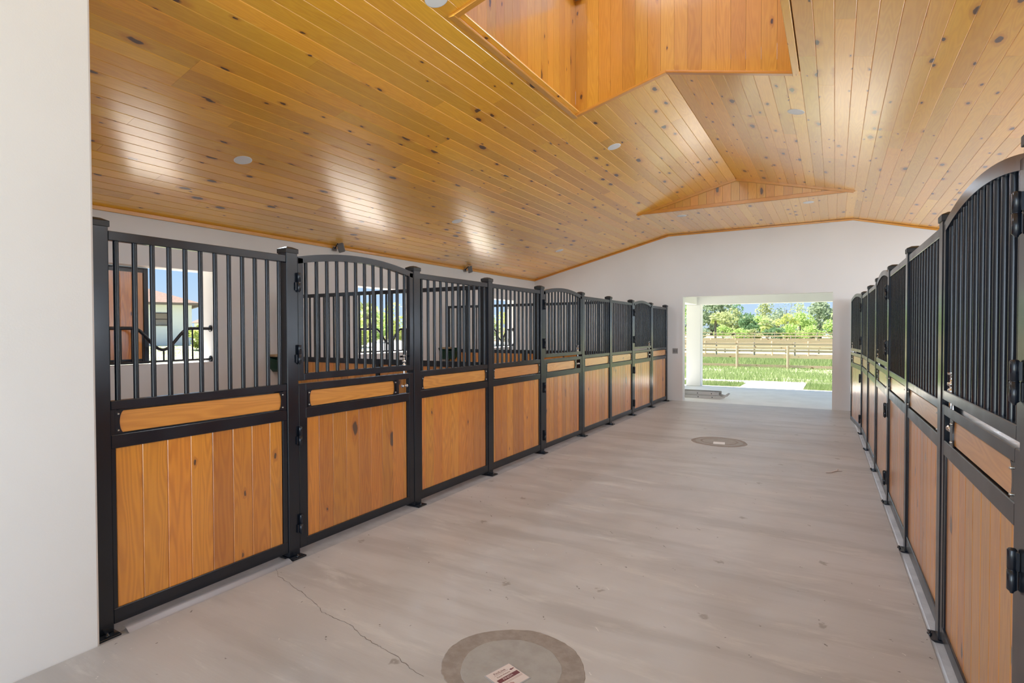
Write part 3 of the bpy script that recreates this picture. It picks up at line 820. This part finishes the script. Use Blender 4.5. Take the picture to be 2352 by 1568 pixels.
for x, y, nm in ((-5.0, 3.36, 'on the left slope over the first stall, nearest'), (-4.98, 6.88, 'on the left slope between the first two window glares'), (-4.97, 10.48, 'on the left slope near the far corner')):
    downlight(x, y, slope_z(x), nL, 'round white ceiling light ' + nm)
downlight(-2.415, 3.10, slope_z(-2.415), nL, 'round white ceiling light at the top edge beside the cupola')
downlight(-2.41, 6.69, slope_z(-2.41), nL, 'round white ceiling light on the vault left of the ridge')
downlight(-.365, 6.53, slope_z(-.365), nR, 'round white ceiling light on the vault right of the ridge')
downlight(-2.45, 10.42, ZF, (0, 0, 1), 'round white ceiling light on the flat strip, left one')
downlight(-.39, 10.42, ZF, (0, 0, 1), 'round white ceiling light on the flat strip, right one')
for y, w_ in ((3.36, 'first'), (6.88, 'second'), (10.48, 'third')): downlight(2.1, y, slope_z(2.1), nR, 'round white ceiling light over the %s right stall' % w_)

def wall_fixture(y, label):
    t = thing('wall_fixture', label, 'wall fixture', (XL + .022, y, 2.785), 0, 'small grey fixtures above the left stalls')
    MB().box(0, .012, -.035, .035, -.03, .03, .002).build('bracket', M['grey'], t)
    MB().tube([(.01, 0, 0), (.07, -.02, .045), (.12, -.045, .06)], .009, 6).build('arm', M['rubber'], t)
    mm = MB().box(-.014, .014, -.05, .05, -.085, .06, .02)
    mm.build('plate', M['grey'], t, (.115, .02, .02), (math.radians(20), math.radians(26), math.radians(-28)))
wall_fixture(5.86, 'small grey tilted wall fixture above the second left stall')
wall_fixture(9.26, 'small grey tilted wall fixture above the third left stall')

def feeder(y, label):
    t = thing('corner_feeder', label, 'feeder', (XL, y - .022, 1.0), 0, 'green corner feeders')
    mm = MB(); ring = []
    prof = [(.02, 0), (.19, .0), (.235, .05), (.255, .16), (.285, .215), (.285, .225)]
    n = 9; v = []
    for r_, z in prof:
        for i in range(n):
            a = -PI / 2 + (PI / 2) * i / (n - 1); zz = z - (.07 * math.sin(PI * i / (n - 1)) if z > .2 else 0)
            v.append((r_ * math.cos(a) + .002, r_ * math.sin(a) - .002, zz))
    fs = [(j * n + i, j * n + i + 1, (j + 1) * n + i + 1, (j + 1) * n + i) for j in range(len(prof) - 1) for i in range(n - 1)]
    mm.add(v, fs, True); mm.add([(.002, -.002, .225), (.002, -.285, .225), (.002, -.02, 0), (.002, -.19, 0), (.285, -.002, .225), (.02, -.002, 0), (.19, -.002, 0)], [(0, 1, 3, 2), (0, 5, 6, 4)])
    mm.build('bowl', M['green'], t)
    MB().box(.004, .13, -.24, -.004, .20, .235, .004).build('lid', M['tan'], t)
feeder(5.007, 'dark green corner feeder in the first left stall')
feeder(8.709, 'dark green corner feeder in the second left stall')

# light switch on the end wall
t = thing('light_switch', 'grey double light switch plate on the end wall beside the doorway', 'light switch', (-3.035, YF, 1.095))
MB().box(-.058, .058, -.007, -.0005, -.058, .058, .002).build('plate', M['steel'], t)
for xx in (-.024, .024): MB().box(xx - .016, xx + .016, -.011, -.0065, -.033, .033, .002).build('rocker', M['grey'], t)

# floor drains with patched concrete rings
def blob(rx, ry, z0, z1, n=64, rough=.03, seed=0, cx=0, cy=0):
    rnd = random.Random(seed); ph = [rnd.uniform(0, 6.28) for _ in range(8)]
    pts = []
    for i in range(n):
        a = 2 * PI * i / n; k = 1 + sum(rough / (j + 1) * math.sin((j + 2) * a + ph[j]) for j in range(8)) + rnd.uniform(-.008, .008)
        pts.append((cx + rx * k * math.cos(a), cy + ry * k * math.sin(a)))
    mm = MB(); v = [(x, y, z1) for x, y in pts] + [(x * 1.0 + (x - cx) * .01, y + (y - cy) * .01, z0) for x, y in pts]
    mm.add(v, [tuple(range(n))] + [(i, n + i, n + (i + 1) % n, (i + 1) % n) for i in range(n)])
    return mm
def text_mesh(body, size, name='lettering'):
    cu = bpy.data.curves.new(name, 'FONT'); cu.body = body; cu.size = size; cu.align_x = 'CENTER'; cu.align_y = 'CENTER'; cu.resolution_u = 2
    o = bpy.data.objects.new(name, cu); COL.objects.link(o)
    dg = bpy.context.evaluated_depsgraph_get(); me = bpy.data.meshes.new_from_object(o.evaluated_get(dg))
    bpy.data.objects.remove(o); bpy.data.curves.remove(cu); me.name = name
    return me
def drain(x, y, label, ang, big):
    t = thing('floor_drain', label, 'floor drain', (x, y, 0), 0, 'floor drains in the aisle')
    if big:
        blob(.325, .31, .0, .0016, 96, .022, 3).build('damp_ring', M['ring'], t)
        blob(.235, .225, .0015, .0024, 64, .03, 5, .0, -.02).build('patched_centre', M['patch'], t)
    else:
        blob(.36, .34, .0, .0016, 64, .03, 11).build('damp_ring', M['ring'], t)
        blob(.31, .29, .0015, .0024, 64, .03, 12).build('patched_centre', M['patch'], t)
        blob(.24, .23, .0023, .003, 48, .03, 13, .0, .02).build('inner_ring', M['ring'], t)
        blob(.215, .205, .0029, .0036, 48, .03, 14, .0, .02).build('inner_patch', M['patch'], t)
    h = .074
    cv = MB().box(-h, h, -h, h, .0025, .0046 + (0 if big else .002), .0008).build('drain_cover', M['strip'] if big else M['plate_white'], t, (.02, -.085 if big else -.12, 0), (0, 0, ang))
    if big:
        MB().box(-h + .006, h - .006, -h + .006, h - .006, .0045, .0052).build('sticker', M['paper'], cv)
        def pr(me, mat, px, py, nm): obj(nm, me, M[mat], cv, (px, py, .0056))
        pr(text_mesh('FiniLine', .021), 'ink', -.006, .048, 'lettering')
        MB().box(-.045, .034, .0355, .0362, .0052, .0056).build('print_line', M['ink'], cv)
        pr(text_mesh('Finish Fixture', .0135), 'ink', -.004, .022, 'lettering')
        MB().box(-.056, .062, -.016, .008, .0052, .0055).build('print_band', M['ink'], cv)
        pr(text_mesh('FINISH', .019), 'paper', .0, -.004, 'lettering')
        for q in range(3): MB().box(-.055, .062, -.0245 - q * .004, -.0238 - q * .004, .0052, .0056).build('print_line', M['pinkink'], cv)
        MB().prism([(0, 0), (.022, .004), (.026, .018), (.01, .026), (-.004, .014)], lambda a, b: (a - .03, b - .064, .0052), lambda a, b: (a - .03, b - .064, .0056)).build('print_mark', M['pinkink'], cv)
        MB().prism([(-.012, 0), (0, -.007), (0, -.003), (.013, -.003), (.013, .003), (0, .003), (0, .007)], lambda a, b: (a + .05, b + .03, .0052), lambda a, b: (a + .05, b + .03, .0056)).build('print_arrow', M['ink'], cv)
drain(-1.26, 2.16, 'round patched floor drain with a printed paper sticker, in the foreground', math.radians(30 + 42), True)
drain(-1.37, 8.02, 'round patched floor drain with a white cover, near the doorway', math.radians(8), False)

# bent grey flashing strip lying under the first screen
fm = MB(); prof = [(0, .026), (.012, .028), (.030, .020), (.046, .006), (.060, .001)]
ny = 14; v = []; f = []
for i in range(ny + 1):
    yy_ = 1.43 + 1.0 * i / ny; k_ = 1.0 + .35 * max(0, 1 - i / 3)
    for dx_, z_ in prof: v.append((XFL + .012 + dx_ * k_, yy_, z_ * (1 - .25 * i / ny) - .0135))
npf = len(prof)
for i in range(ny):
    for j in range(npf - 1): f.append((i * npf + j, i * npf + j + 1, (i + 1) * npf + j + 1, (i + 1) * npf + j))
nv = len(v); v += [(a, b, c_ - .0012) for a, b, c_ in v]; f += [tuple(q + nv for q in reversed(g_)) for g_ in f]
fm.add(v, f, True)
tag(fm.build('metal_flashing', plain('galvanised_flashing', (.42, .44, .48), .4, .5)), 'bent grey metal flashing strip under the first left screen', 'flashing')
# a wood sliver on the floor by the right row
sl = MB()
for a, b in (((0, 0), (.05, .10)), ((.05, .10), (.06, .19)), ((.05, .10), (.10, .13)), ((0, 0), (-.05, -.04))):
    sl.tube([(a[0], a[1], .006), (b[0], b[1], .006)], .006, 5)
tag(sl.build('wood_sliver', M['paper'], None, (-.02, 6.85, .0005)), 'pale forked wood sliver lying on the aisle floor', 'wood sliver')

# ------------------------------------------------------------------ porch beyond the doorway
YP = 16.25
struct(boxes('porch_floor', M['slab'], (-4.4, 1.6, YF, YP, -.22, -.004)), 'pale concrete porch slab beyond the doorway', 'floor')
PB = 2.265
struct(boxes('porch_beam', M['wall'], (-3.60, .80, 15.88, 16.24, PB, 2.85), (-3.60, -3.30, YF + T, 15.88, PB, 2.85), (.50, .80, YF + T, 15.88, PB, 2.85)), 'white plaster beam round the front and sides of the porch', 'beam')
struct(boxes('porch_roof', M['wall'], (-5.15, .92, YF + T, 16.3, 2.85, 2.95)), 'white porch ceiling slab', 'ceiling')  # left overhang added to keep the sun off column and slab
m = MB(); m.box(-3.60, -3.215, 15.88, 16.20, -.004, PB, .01)
tag(m.build('porch_column', M['wall']), 'white square porch column left of the path', 'column')
m = MB(); m.box(.42, .80, 15.88, 16.20, -.004, PB, .01)
tag(m.build('porch_column', M['wall']), 'white square porch column hidden behind the right door jamb', 'column')
struct(boxes('trim_50', M['strip'], (-3.75, -3.1, YF + .3, YF + .32, -.0035, -.003)), 'thin joint line in the porch slab', 'trim')

# aluminium extension ladder lying on the porch floor
t = thing('ladder', 'aluminium extension ladder lying flat just beyond the doorway', 'ladder', (-2.22, 13.03, -.004), 0)
LL = 2.6
def ladder_sec(z, x1, wid, yoff, nm):
    part = MB()
    for yy in (yoff, yoff + wid):
        part.box(-LL, x1, yy - .003, yy + .003, z, z + .075); 
        s = 1 if yy == yoff else -1
        part.box(-LL, x1, min(yy, yy + s * .026), max(yy, yy + s * .026), z, z + .004); part.box(-LL, x1, min(yy, yy + s * .026), max(yy, yy + s * .026), z + .071, z + .075)
    o = part.build(nm, M['alu'], t)
    k = 0; x = x1 - .16
    while x > -LL:
        MB().cyl((x, yoff + .003, z + .037), (x, yoff + wid - .003, z + .037), .016, n=8, caps=False).build('rung', M['alu'], o)
        MB().cyl((x, yoff - .0045, z + .037), (x, yoff - .003, z + .037), .012, n=8).build('rung_end', M['rubber'], o)
        x -= .305
ladder_sec(.0, .0, .42, 0, 'base_section'); ladder_sec(.080, -.02, .36, .03, 'fly_section')
for yy in (.0, .42):
    MB().prism([(0, .0), (.10, .03), (.16, .10), (.12, .11), (.05, .06), (0, .07)], lambda x, z: (x, yy - .01, z), lambda x, z: (x, yy + .02, z)).build('foot', M['alu'], t)
MB().tube([(-.86 + .05 * math.cos(a), -.03, .03 + .045 * math.sin(a)) for a in [PI + i * PI / 8 for i in range(9)]], .008, 6).build('hook', M['alu'], t)

# ------------------------------------------------------------------ outdoors
def gz(x, y):
    z = -.06
    s = lambda a, b, v: max(0.0, min(1.0, (v - a) / (b - a)))
    sm = lambda q: q * q * (3 - 2 * q)
    z += -.39 * sm(s(17, 31, y)) * (1 - sm(s(-14, -26, x)))
    z += .62 * sm(s(58, 100, y))
    z += .80 * sm(s(-16, -34, x)) * (1 - sm(s(40, 70, y)))
    return z
def grid(name, x0, x1, y0, y1, nx, ny, mat, dz=0.0, zf=gz):
    v = []; f = []
    for j in range(ny + 1):
        for i in range(nx + 1):
            x = x0 + (x1 - x0) * i / nx; y = y0 + (y1 - y0) * j / ny; v.append((x, y, zf(x, y) + dz))
    for j in range(ny):
        for i in range(nx): f.append((j * (nx + 1) + i, j * (nx + 1) + i + 1, (j + 1) * (nx + 1) + i + 1, (j + 1) * (nx + 1) + i))
    mm = MB(); mm.add(v, f, True); return mm.build(name, mat)
struct(grid('ground', -160, 90, -40, 230, 125, 135, M['ground'], -.05), 'lawn and pasture ground round the barn', 'ground')
# path from the porch, and the cross walk
m = MB()
yy = [16.25 + i * .5 for i in range(7)]
for a, b in zip(yy[:-1], yy[1:]):
    za, zb = gz(-1.5, a) + .02, gz(-1.5, b) + .02
    x0a, x1a = -2.30, -.72
    m.add([(x0a, a, za), (x1a, a, za), (x1a, b, zb), (x0a, b, zb)], [(0, 1, 2, 3)])
struct(m.build('path', M['path']), 'pale concrete path leading out from the porch', 'path')
struct(grid('path', -13, -2.30, 18.15, 19.25, 12, 2, M['path'], .012), 'pale concrete walk crossing left of the path', 'path')
struct(grid('path', XL - 6.0, XL - T, -6, 15.5, 3, 6, M['path'], -.03), 'pale concrete apron along the left outer wall', 'path')
struct(grid('driveway', -41, -24, 26, 66, 8, 24, M['gravel'], -.02), 'pale gravel drive beyond the left windows', 'driveway')

# grass: blades that nobody could count
def grass_patch(name, n, region, hgt, label, wid=.006, seed=1, skip=None):
    rnd = random.Random(seed); v = []; f = []
    x0, x1, y0, y1 = region
    while len(f) < n:
        x = rnd.uniform(x0, x1); y = rnd.uniform(y0, y1)
        if skip and skip(x, y): continue
        a = rnd.uniform(0, PI); h = hgt * rnd.uniform(.5, 1.15); w = wid * rnd.uniform(.7, 1.4); lx = rnd.uniform(-.5, .5) * h; ly = rnd.uniform(-.5, .5) * h
        z = gz(x, y) - .055; o = len(v)
        v += [(x - w * math.cos(a), y - w * math.sin(a), z), (x + w * math.cos(a), y + w * math.sin(a), z), (x + lx, y + ly, z + h)]
        f.append((o, o + 1, o + 2))
    mm = MB(); mm.add(v, f); o = mm.build(name, M['grass']); return tag(o, label, 'grass', kind='stuff')
grass_patch('grass', 9000, (-4.6, -2.32, 16.3, 18.1), .17, 'thick grass verge left of the concrete path', seed=2)
grass_patch('grass', 9000, (-.72, 2.2, 16.28, 19.3), .17, 'thick grass verge right of the concrete path', seed=3)
grass_patch('grass', 16000, (-9, 4, 19.4, 32), .22, 'loose grass between the walk and the first fence', .012, 4, skip=lambda x, y: math.sin(x * 1.1 + y * .7) + math.sin(y * 2.3 - x * .4) > .75)
grass_patch('grass', 15000, (-12, 5, 32.6, 41.1), .42, 'taller pasture grass behind the first fence', .022, 5)
grass_patch('grass', 9000, (-34, -14, -4, 22), .10, 'lawn grass beyond the left windows', .012, 6)
struct(boxes('trim_51', M['edging'], (-4.6, -2.30, 16.252, 16.30, -.15, -.005)), 'dark brown edge left of the path', 'trim')
struct(boxes('trim_52', M['edging'], (-.72, 2.2, 16.252, 16.30, -.15, -.005)), 'dark brown edge right of the path', 'trim')

# board fences
def fence(y, x0, n, sp, label, front, tone, pz=None, detail=True, ang=0.0, h=1.22, rails=(1.12, .66, .16)):
    t = thing('board_fence', label, 'fence', (x0, y, 0), ang, 'board fences of the paddocks')
    ca, sa = math.cos(ang), math.sin(ang)
    G = lambda s: gz(x0 + s * ca, y + s * sa) - .05
    rnd = random.Random(int(y * 10))
    rj = {}
    for i in range(n):
        s = i * sp; g_ = G(s) - .1
        mm = MB().cyl((0, 0, 0), (0, 0, h + .12), .066, .062, n=8); yo = -.085 if front else .085
        mm.build('post', M['fence'] if front else M['fpost'], t, (s, yo, g_))
        if i < n - 1:
            for k, rz in enumerate(rails):
                za, zb = G(s) + rz, G(s + sp) + rz
                L = math.hypot(sp, zb - za)
                if detail:
                    me = cached(('rail', round(sp, 2)), lambda: MB().box(-sp / 2 + .003, sp / 2 - .003, -.07, .07, -.019, .019, .004).mesh('rail'))
                    d = Vector((sp, 0, zb - za)).normalized(); u = Vector((0, -1, 0)); w_ = d.cross(u)
                    obj('rail', me, M['fence'], t, basis=basis(d, -u.cross(d) if False else Vector((-d.z, 0, d.x)), d.cross(Vector((-d.z, 0, d.x))), (s + sp / 2, rnd.uniform(-.004, .004), (za + zb) / 2)))
                else:
                    rj.setdefault(k, MB())
                    v = [(s, 0, za - .07), (s + sp, 0, zb - .07), (s + sp, 0, zb + .07), (s, 0, za + .07), (s, .038, za - .07), (s + sp, .038, zb - .07), (s + sp, .038, zb + .07), (s, .038, za + .07)]
                    rj[k].add(v, [(0, 1, 2, 3), (5, 4, 7, 6), (3, 2, 6, 7), (0, 4, 5, 1)])
    for k in rj: rj[k].build('rail', M['fence'], t)
    return t
fence(32.33, -14.55, 11, 2.49, 'nearest board fence with round posts in front, first behind the grass', True, 0)
fence(41.4, -17.3, 12, 2.50, 'second board fence with grey posts behind its rails', False, 0)
for q, (fy, fx, fn, fs, fr) in enumerate(((47.5, -19.2, 12, 2.5, True), (55.5, -22, 13, 2.6, False), (65, -25, 14, 2.6, True), (77, -29, 15, 2.7, False), (92, -33, 16, 2.8, False))):
    fence(fy, fx, fn, fs, '%s board fence row counted from the barn' % ORD[q + 2], fr, 0, detail=False)
fence(36, -44, 8, 3.0, 'board fence seen through the second left window', False, 0, detail=False, ang=math.radians(40))

# trees
def leaf_cloud(lobes, n, size, seed):
    rnd = random.Random(seed); v = []; f = []
    for _ in range(n):
        cx, cy, cz_, rx, ry, rz = rnd.choice(lobes)
        a = rnd.uniform(0, 2 * PI); u = rnd.uniform(-1, 1); q = math.sqrt(1 - u * u); k = rnd.uniform(.55, 1.05)
        c_ = Vector((cx + rx * k * q * math.cos(a), cy + ry * k * q * math.sin(a), cz_ + rz * k * u))
        d1 = Vector((rnd.gauss(0, 1), rnd.gauss(0, 1), rnd.gauss(0, .7))).normalized(); d2 = d1.orthogonal().normalized()
        d2 = (d2 * math.cos(a) + d1.cross(d2) * math.sin(a)); s = size * rnd.uniform(.6, 1.4); o = len(v)
        v += [c_ - d1 * s, c_ + d2 * s * .55, c_ + d1 * s, c_ - d2 * s * .55]; f.append((o, o + 1, o + 2, o + 3))
    mm = MB(); mm.add(v, f); return mm
def tree(ratio, y, width, height, low, leaf, label, seed, n=1500, group='trees beyond the paddocks', leafsize=None, lobes_n=9, z_extra=0):
    x = ratio * y; g = gz(x, y) - .05 + z_extra; k_ = y / 112 if y > 90 else 1; width *= k_; height *= k_; low *= k_
    t = thing('broadleaf_tree', label, 'tree', (x, y, g), 0, group)
    rnd = random.Random(seed); lobes = []
    ctr = (height + low) / 2; hh = (height - low) / 2
    for i in range(lobes_n):
        a = 2 * PI * i / lobes_n + rnd.uniform(-.4, .4); k = rnd.uniform(.35, .62)
        zz = ctr + hh * rnd.uniform(-.80, .58); sc = math.sqrt(max(.15, 1 - ((zz - ctr) / hh) ** 2))
        r = width * rnd.uniform(.30, .44)
        lobes.append((width * k * sc * math.cos(a), width * k * sc * math.sin(a), zz, r, r, hh * rnd.uniform(.28, .42)))
    lobes.append((0, 0, height - hh * .34, width * .34, width * .34, hh * .34))
    ls = leafsize or max(.16, width * .06)
    tr = MB(); tr.cyl((0, 0, -.2), (0, 0, ctr), width * .07, width * .03, 8)
    for i in range(4):
        L = lobes[i]; tr.cyl((0, 0, low * .7 + .2), (L[0] * .8, L[1] * .8, L[2]), width * .03, width * .012, 6)
    tr.build('trunk', M['bark'], t)
    leaf_cloud(lobes, n, ls, seed + 1).build('crown', LEAF[leaf], t)
    return t
def palm(ratio, y, height, label, seed, z_extra=0, crown=1.7, group='palm trees'):
    x = ratio * y; g = gz(x, y) - .05 + z_extra
    t = thing('palm_tree', label, 'palm tree', (x, y, g), 0, group); rnd = random.Random(seed)
    mm = MB(); mm.cyl((0, 0, -.2), (0, 0, height), .20, .17, 9)
    for i in range(12): mm.cyl((0, 0, height * (i + .3) / 13), (0, 0, height * (i + .8) / 13), .22, .19, 9, False)
    mm.build('trunk', M['bark'], t)
    for i in range(26):
        a = 2 * PI * i / 26 * 3.1 + rnd.uniform(-.2, .2); el = rnd.uniform(-.9, 1.2); L = crown * rnd.uniform(.8, 1.1)
        d = Vector((math.cos(a) * math.cos(el), math.sin(a) * math.cos(el), math.sin(el)))
        fr = MB(); v = []; fs = []
        s = d.cross(Vector((0, 0, 1)));  s = s.normalized() if s.length > .01 else Vector((1, 0, 0)); up = s.cross(d)
        base = d * (L * .45); 
        fr.tube([Vector((0, 0, height)), Vector((0, 0, height)) + base], .018, 4)
        for k in range(11):
            th = (k - 5) / 5 * 1.35; dd = d * math.cos(th) + s * math.sin(th)
            o = len(v); tip = Vector((0, 0, height)) + base + dd * L * .62 + Vector((0, 0, -.25 * L * abs(math.cos(el))))
            w = s * math.cos(th) - d * math.sin(th); b0 = Vector((0, 0, height)) + base
            mid = (b0 + tip) / 2 + Vector((0, 0, .06 * L))
            v += [b0, mid + w * .045 * L, tip, mid - w * .045 * L]; fs.append((o, o + 1, o + 2, o + 3))
        fr.add(v, fs); fr.build('frond', LEAF[1 if el > -.2 else 4], t)
    return t
TY = 112
tree(-.1835, TY + 34, 5.6, 7.6, .0, 0, 'large grey-green tree behind the left palm', 11, 2200)
tree(-.232, TY + 12, 4.2, 7.2, .0, 3, 'green tree left of the porch column', 12, 1600)
tree(-.150, TY + 6, 4.2, 5.6, .0, 1, 'olive tree right of the left palm', 13, 1900)
tree(-.141, TY + 22, 3.4, 6.3, .0, 2, 'dark green tree rising behind the olive tree', 14, 1400)
tree(-.165, TY - 4, 2.2, 2.6, .1, 3, 'low light green bush right of the palm trunk', 15, 900)
tree(-.1242, TY - 2, 2.7, 4.5, .2, 2, 'round dark green tree in the middle of the tree line', 16, 1900)
tree(-.107, TY + 3, 1.9, 4.4, .2, 3, 'slim light green tree beside the round dark one', 17, 1100)
tree(-.0942, TY + 20, 3.0, 6.9, .0, 1, 'tall olive tree behind the palm thicket', 18, 1700)
tree(-.0790, TY + 10, 3.2, 5.4, .2, 0, 'grey-green tree behind the yellow-green bushes', 19, 1500)
tree(-.0660, TY - 4, 3.0, 4.6, .1, 4, 'yellow-green bushy tree, left of two', 20, 1800)
tree(-.0480, TY - 7, 3.2, 4.9, .1, 3, 'bright green bushy tree, right of two', 21, 1900)
tree(-.0489, TY + 20, 2.4, 7.0, .0, 1, 'tall thin olive tree behind the bright green one', 22, 1100)
tree(-.0680, TY + 30, 2.2, 7.4, 2.5, 0, 'sparse grey tree with an airy crown', 23, 380, leafsize=.12)
tree(-.0200, TY + 6, 4.3, 6.9, .0, 0, 'broad grey-green tree at the right of the doorway view', 24, 2600)
tree(.004, TY, 3.0, 5.2, .2, 3, 'light green tree at the right door jamb', 25, 1200)
for q, (rt, lf, w_, h_, lab) in enumerate(((-.205, 0, 2.6, 2.6, 'low grey-green bush left of the palm'), (-.137, 3, 2.2, 2.2, 'low green bush under the olive tree'), (-.085, 2, 2.4, 2.3, 'low dark bush beside the squat palm'),
        (-.032, 3, 2.6, 2.6, 'low green bush under the broad right tree'), (-.116, 1, 2.0, 2.0, 'low olive bush beside the round dark tree'))):
    tree(rt, 96 + q * .6, w_, h_, 0, lf, lab, 70 + q, 900)
palm(-.1777, 100, 3.5, 'palm tree with a shaggy trunk, left in the doorway view', 31, .1, 1.25)
palm(-.0965, 104, 2.7, 'squat palm in the middle thicket', 32, 0, 1.5)
# shrubs and small palms seen through the left windows
for i, (rt, y, w, h, lf, lab) in enumerate(((-1.055, 27, 1.8, 2.7, 4, 'yellow-green shrub left in the second left window'), (-.985, 36, 2.1, 3.2, 3, 'light green shrub in the middle of the second left window'),
        (-.915, 40, 2.3, 3.8, 4, 'yellow-green shrub right in the second left window'), (-.655, 42, 2.2, 3.0, 1, 'olive shrub left in the third left window'), (-.60, 52, 2.5, 3.4, 4, 'yellow-green shrub right in the third left window'),
        (-1.70, 17.5, .75, 1.5, 4, 'yellow-green shrub beside the white house'))):
    tree(rt, y, w, h, .1, lf, lab, 40 + i, 900, 'shrubs beyond the left windows', leafsize=.16)
palm(-1.0, 33, 2.2, 'small palm beyond the second left window', 51, 0, 1.3)

# white house with brown hip roof
HX, HY = -1.7586 * 20.9, 20.9
hg = gz(HX, HY) - .05
t = thing('house', 'white stucco house with a brown hip roof, seen through first left window', 'house', (HX, HY, hg), math.radians(66))
WHh = 2.75
MB().box(-14, 0, 0, 9, -.3, WHh).build('wall', M['wallout'], t)
ov = .55
v = [(-14 - ov, -ov, WHh), (ov, -ov, WHh), (ov, 9 + ov, WHh), (-14 - ov, 9 + ov, WHh), (-9, 4.5, WHh + 2.0), (-5, 4.5, WHh + 2.0)]
mm = MB(); mm.add(v, [(0, 1, 5, 4), (1, 2, 5), (2, 3, 4, 5), (3, 0, 4), (3, 2, 1, 0)]); mm.build('roof', M['roof'], t)
MB().box(-14 - ov, ov, -ov - .08, -ov, WHh - .14, WHh + .02).build('gutter', M['gutter'], t)
MB().box(ov, ov + .08, -ov, 9 + ov, WHh - .14, WHh + .02).build('gutter', M['gutter'], t)
wf = MB(); wx = -1.75
for a in ((wx - .42, wx - .36, 1.28, 2.12), (wx + .36, wx + .42, 1.28, 2.12), (wx - .42, wx + .42, 1.28, 1.34), (wx - .42, wx + .42, 2.06, 2.12), (wx - .42, wx + .42, 1.67, 1.73)): wf.box(a[0], a[1], -.05, 0, a[2], a[3])
wfo = wf.build('window_frame', M['black'], t)
for za, zb in ((1.34, 1.67), (1.73, 2.06)): MB().box(wx - .36, wx + .36, -.02, -.01, za, zb).build('pane', M['glass'], wfo)
HX2, HY2 = -1.715 * 45, 45
t = thing('house', 'distant house with a grey-brown roof beside the white one', 'house', (HX2, HY2, .3), math.radians(-20))
MB().box(-4, 9, 0, 8, -.5, 2.6).build('wall', M['wallout'], t)
mm = MB(); mm.add([(-4.6, -.6, 2.6), (9.6, -.6, 2.6), (9.6, 8.6, 2.6), (-4.6, 8.6, 2.6), (0, 4, 5.0), (5, 4, 5.0)], [(0, 1, 5, 4), (1, 2, 5), (2, 3, 4, 5), (3, 0, 4), (3, 2, 1, 0)]); mm.build('roof', M['roof'], t)
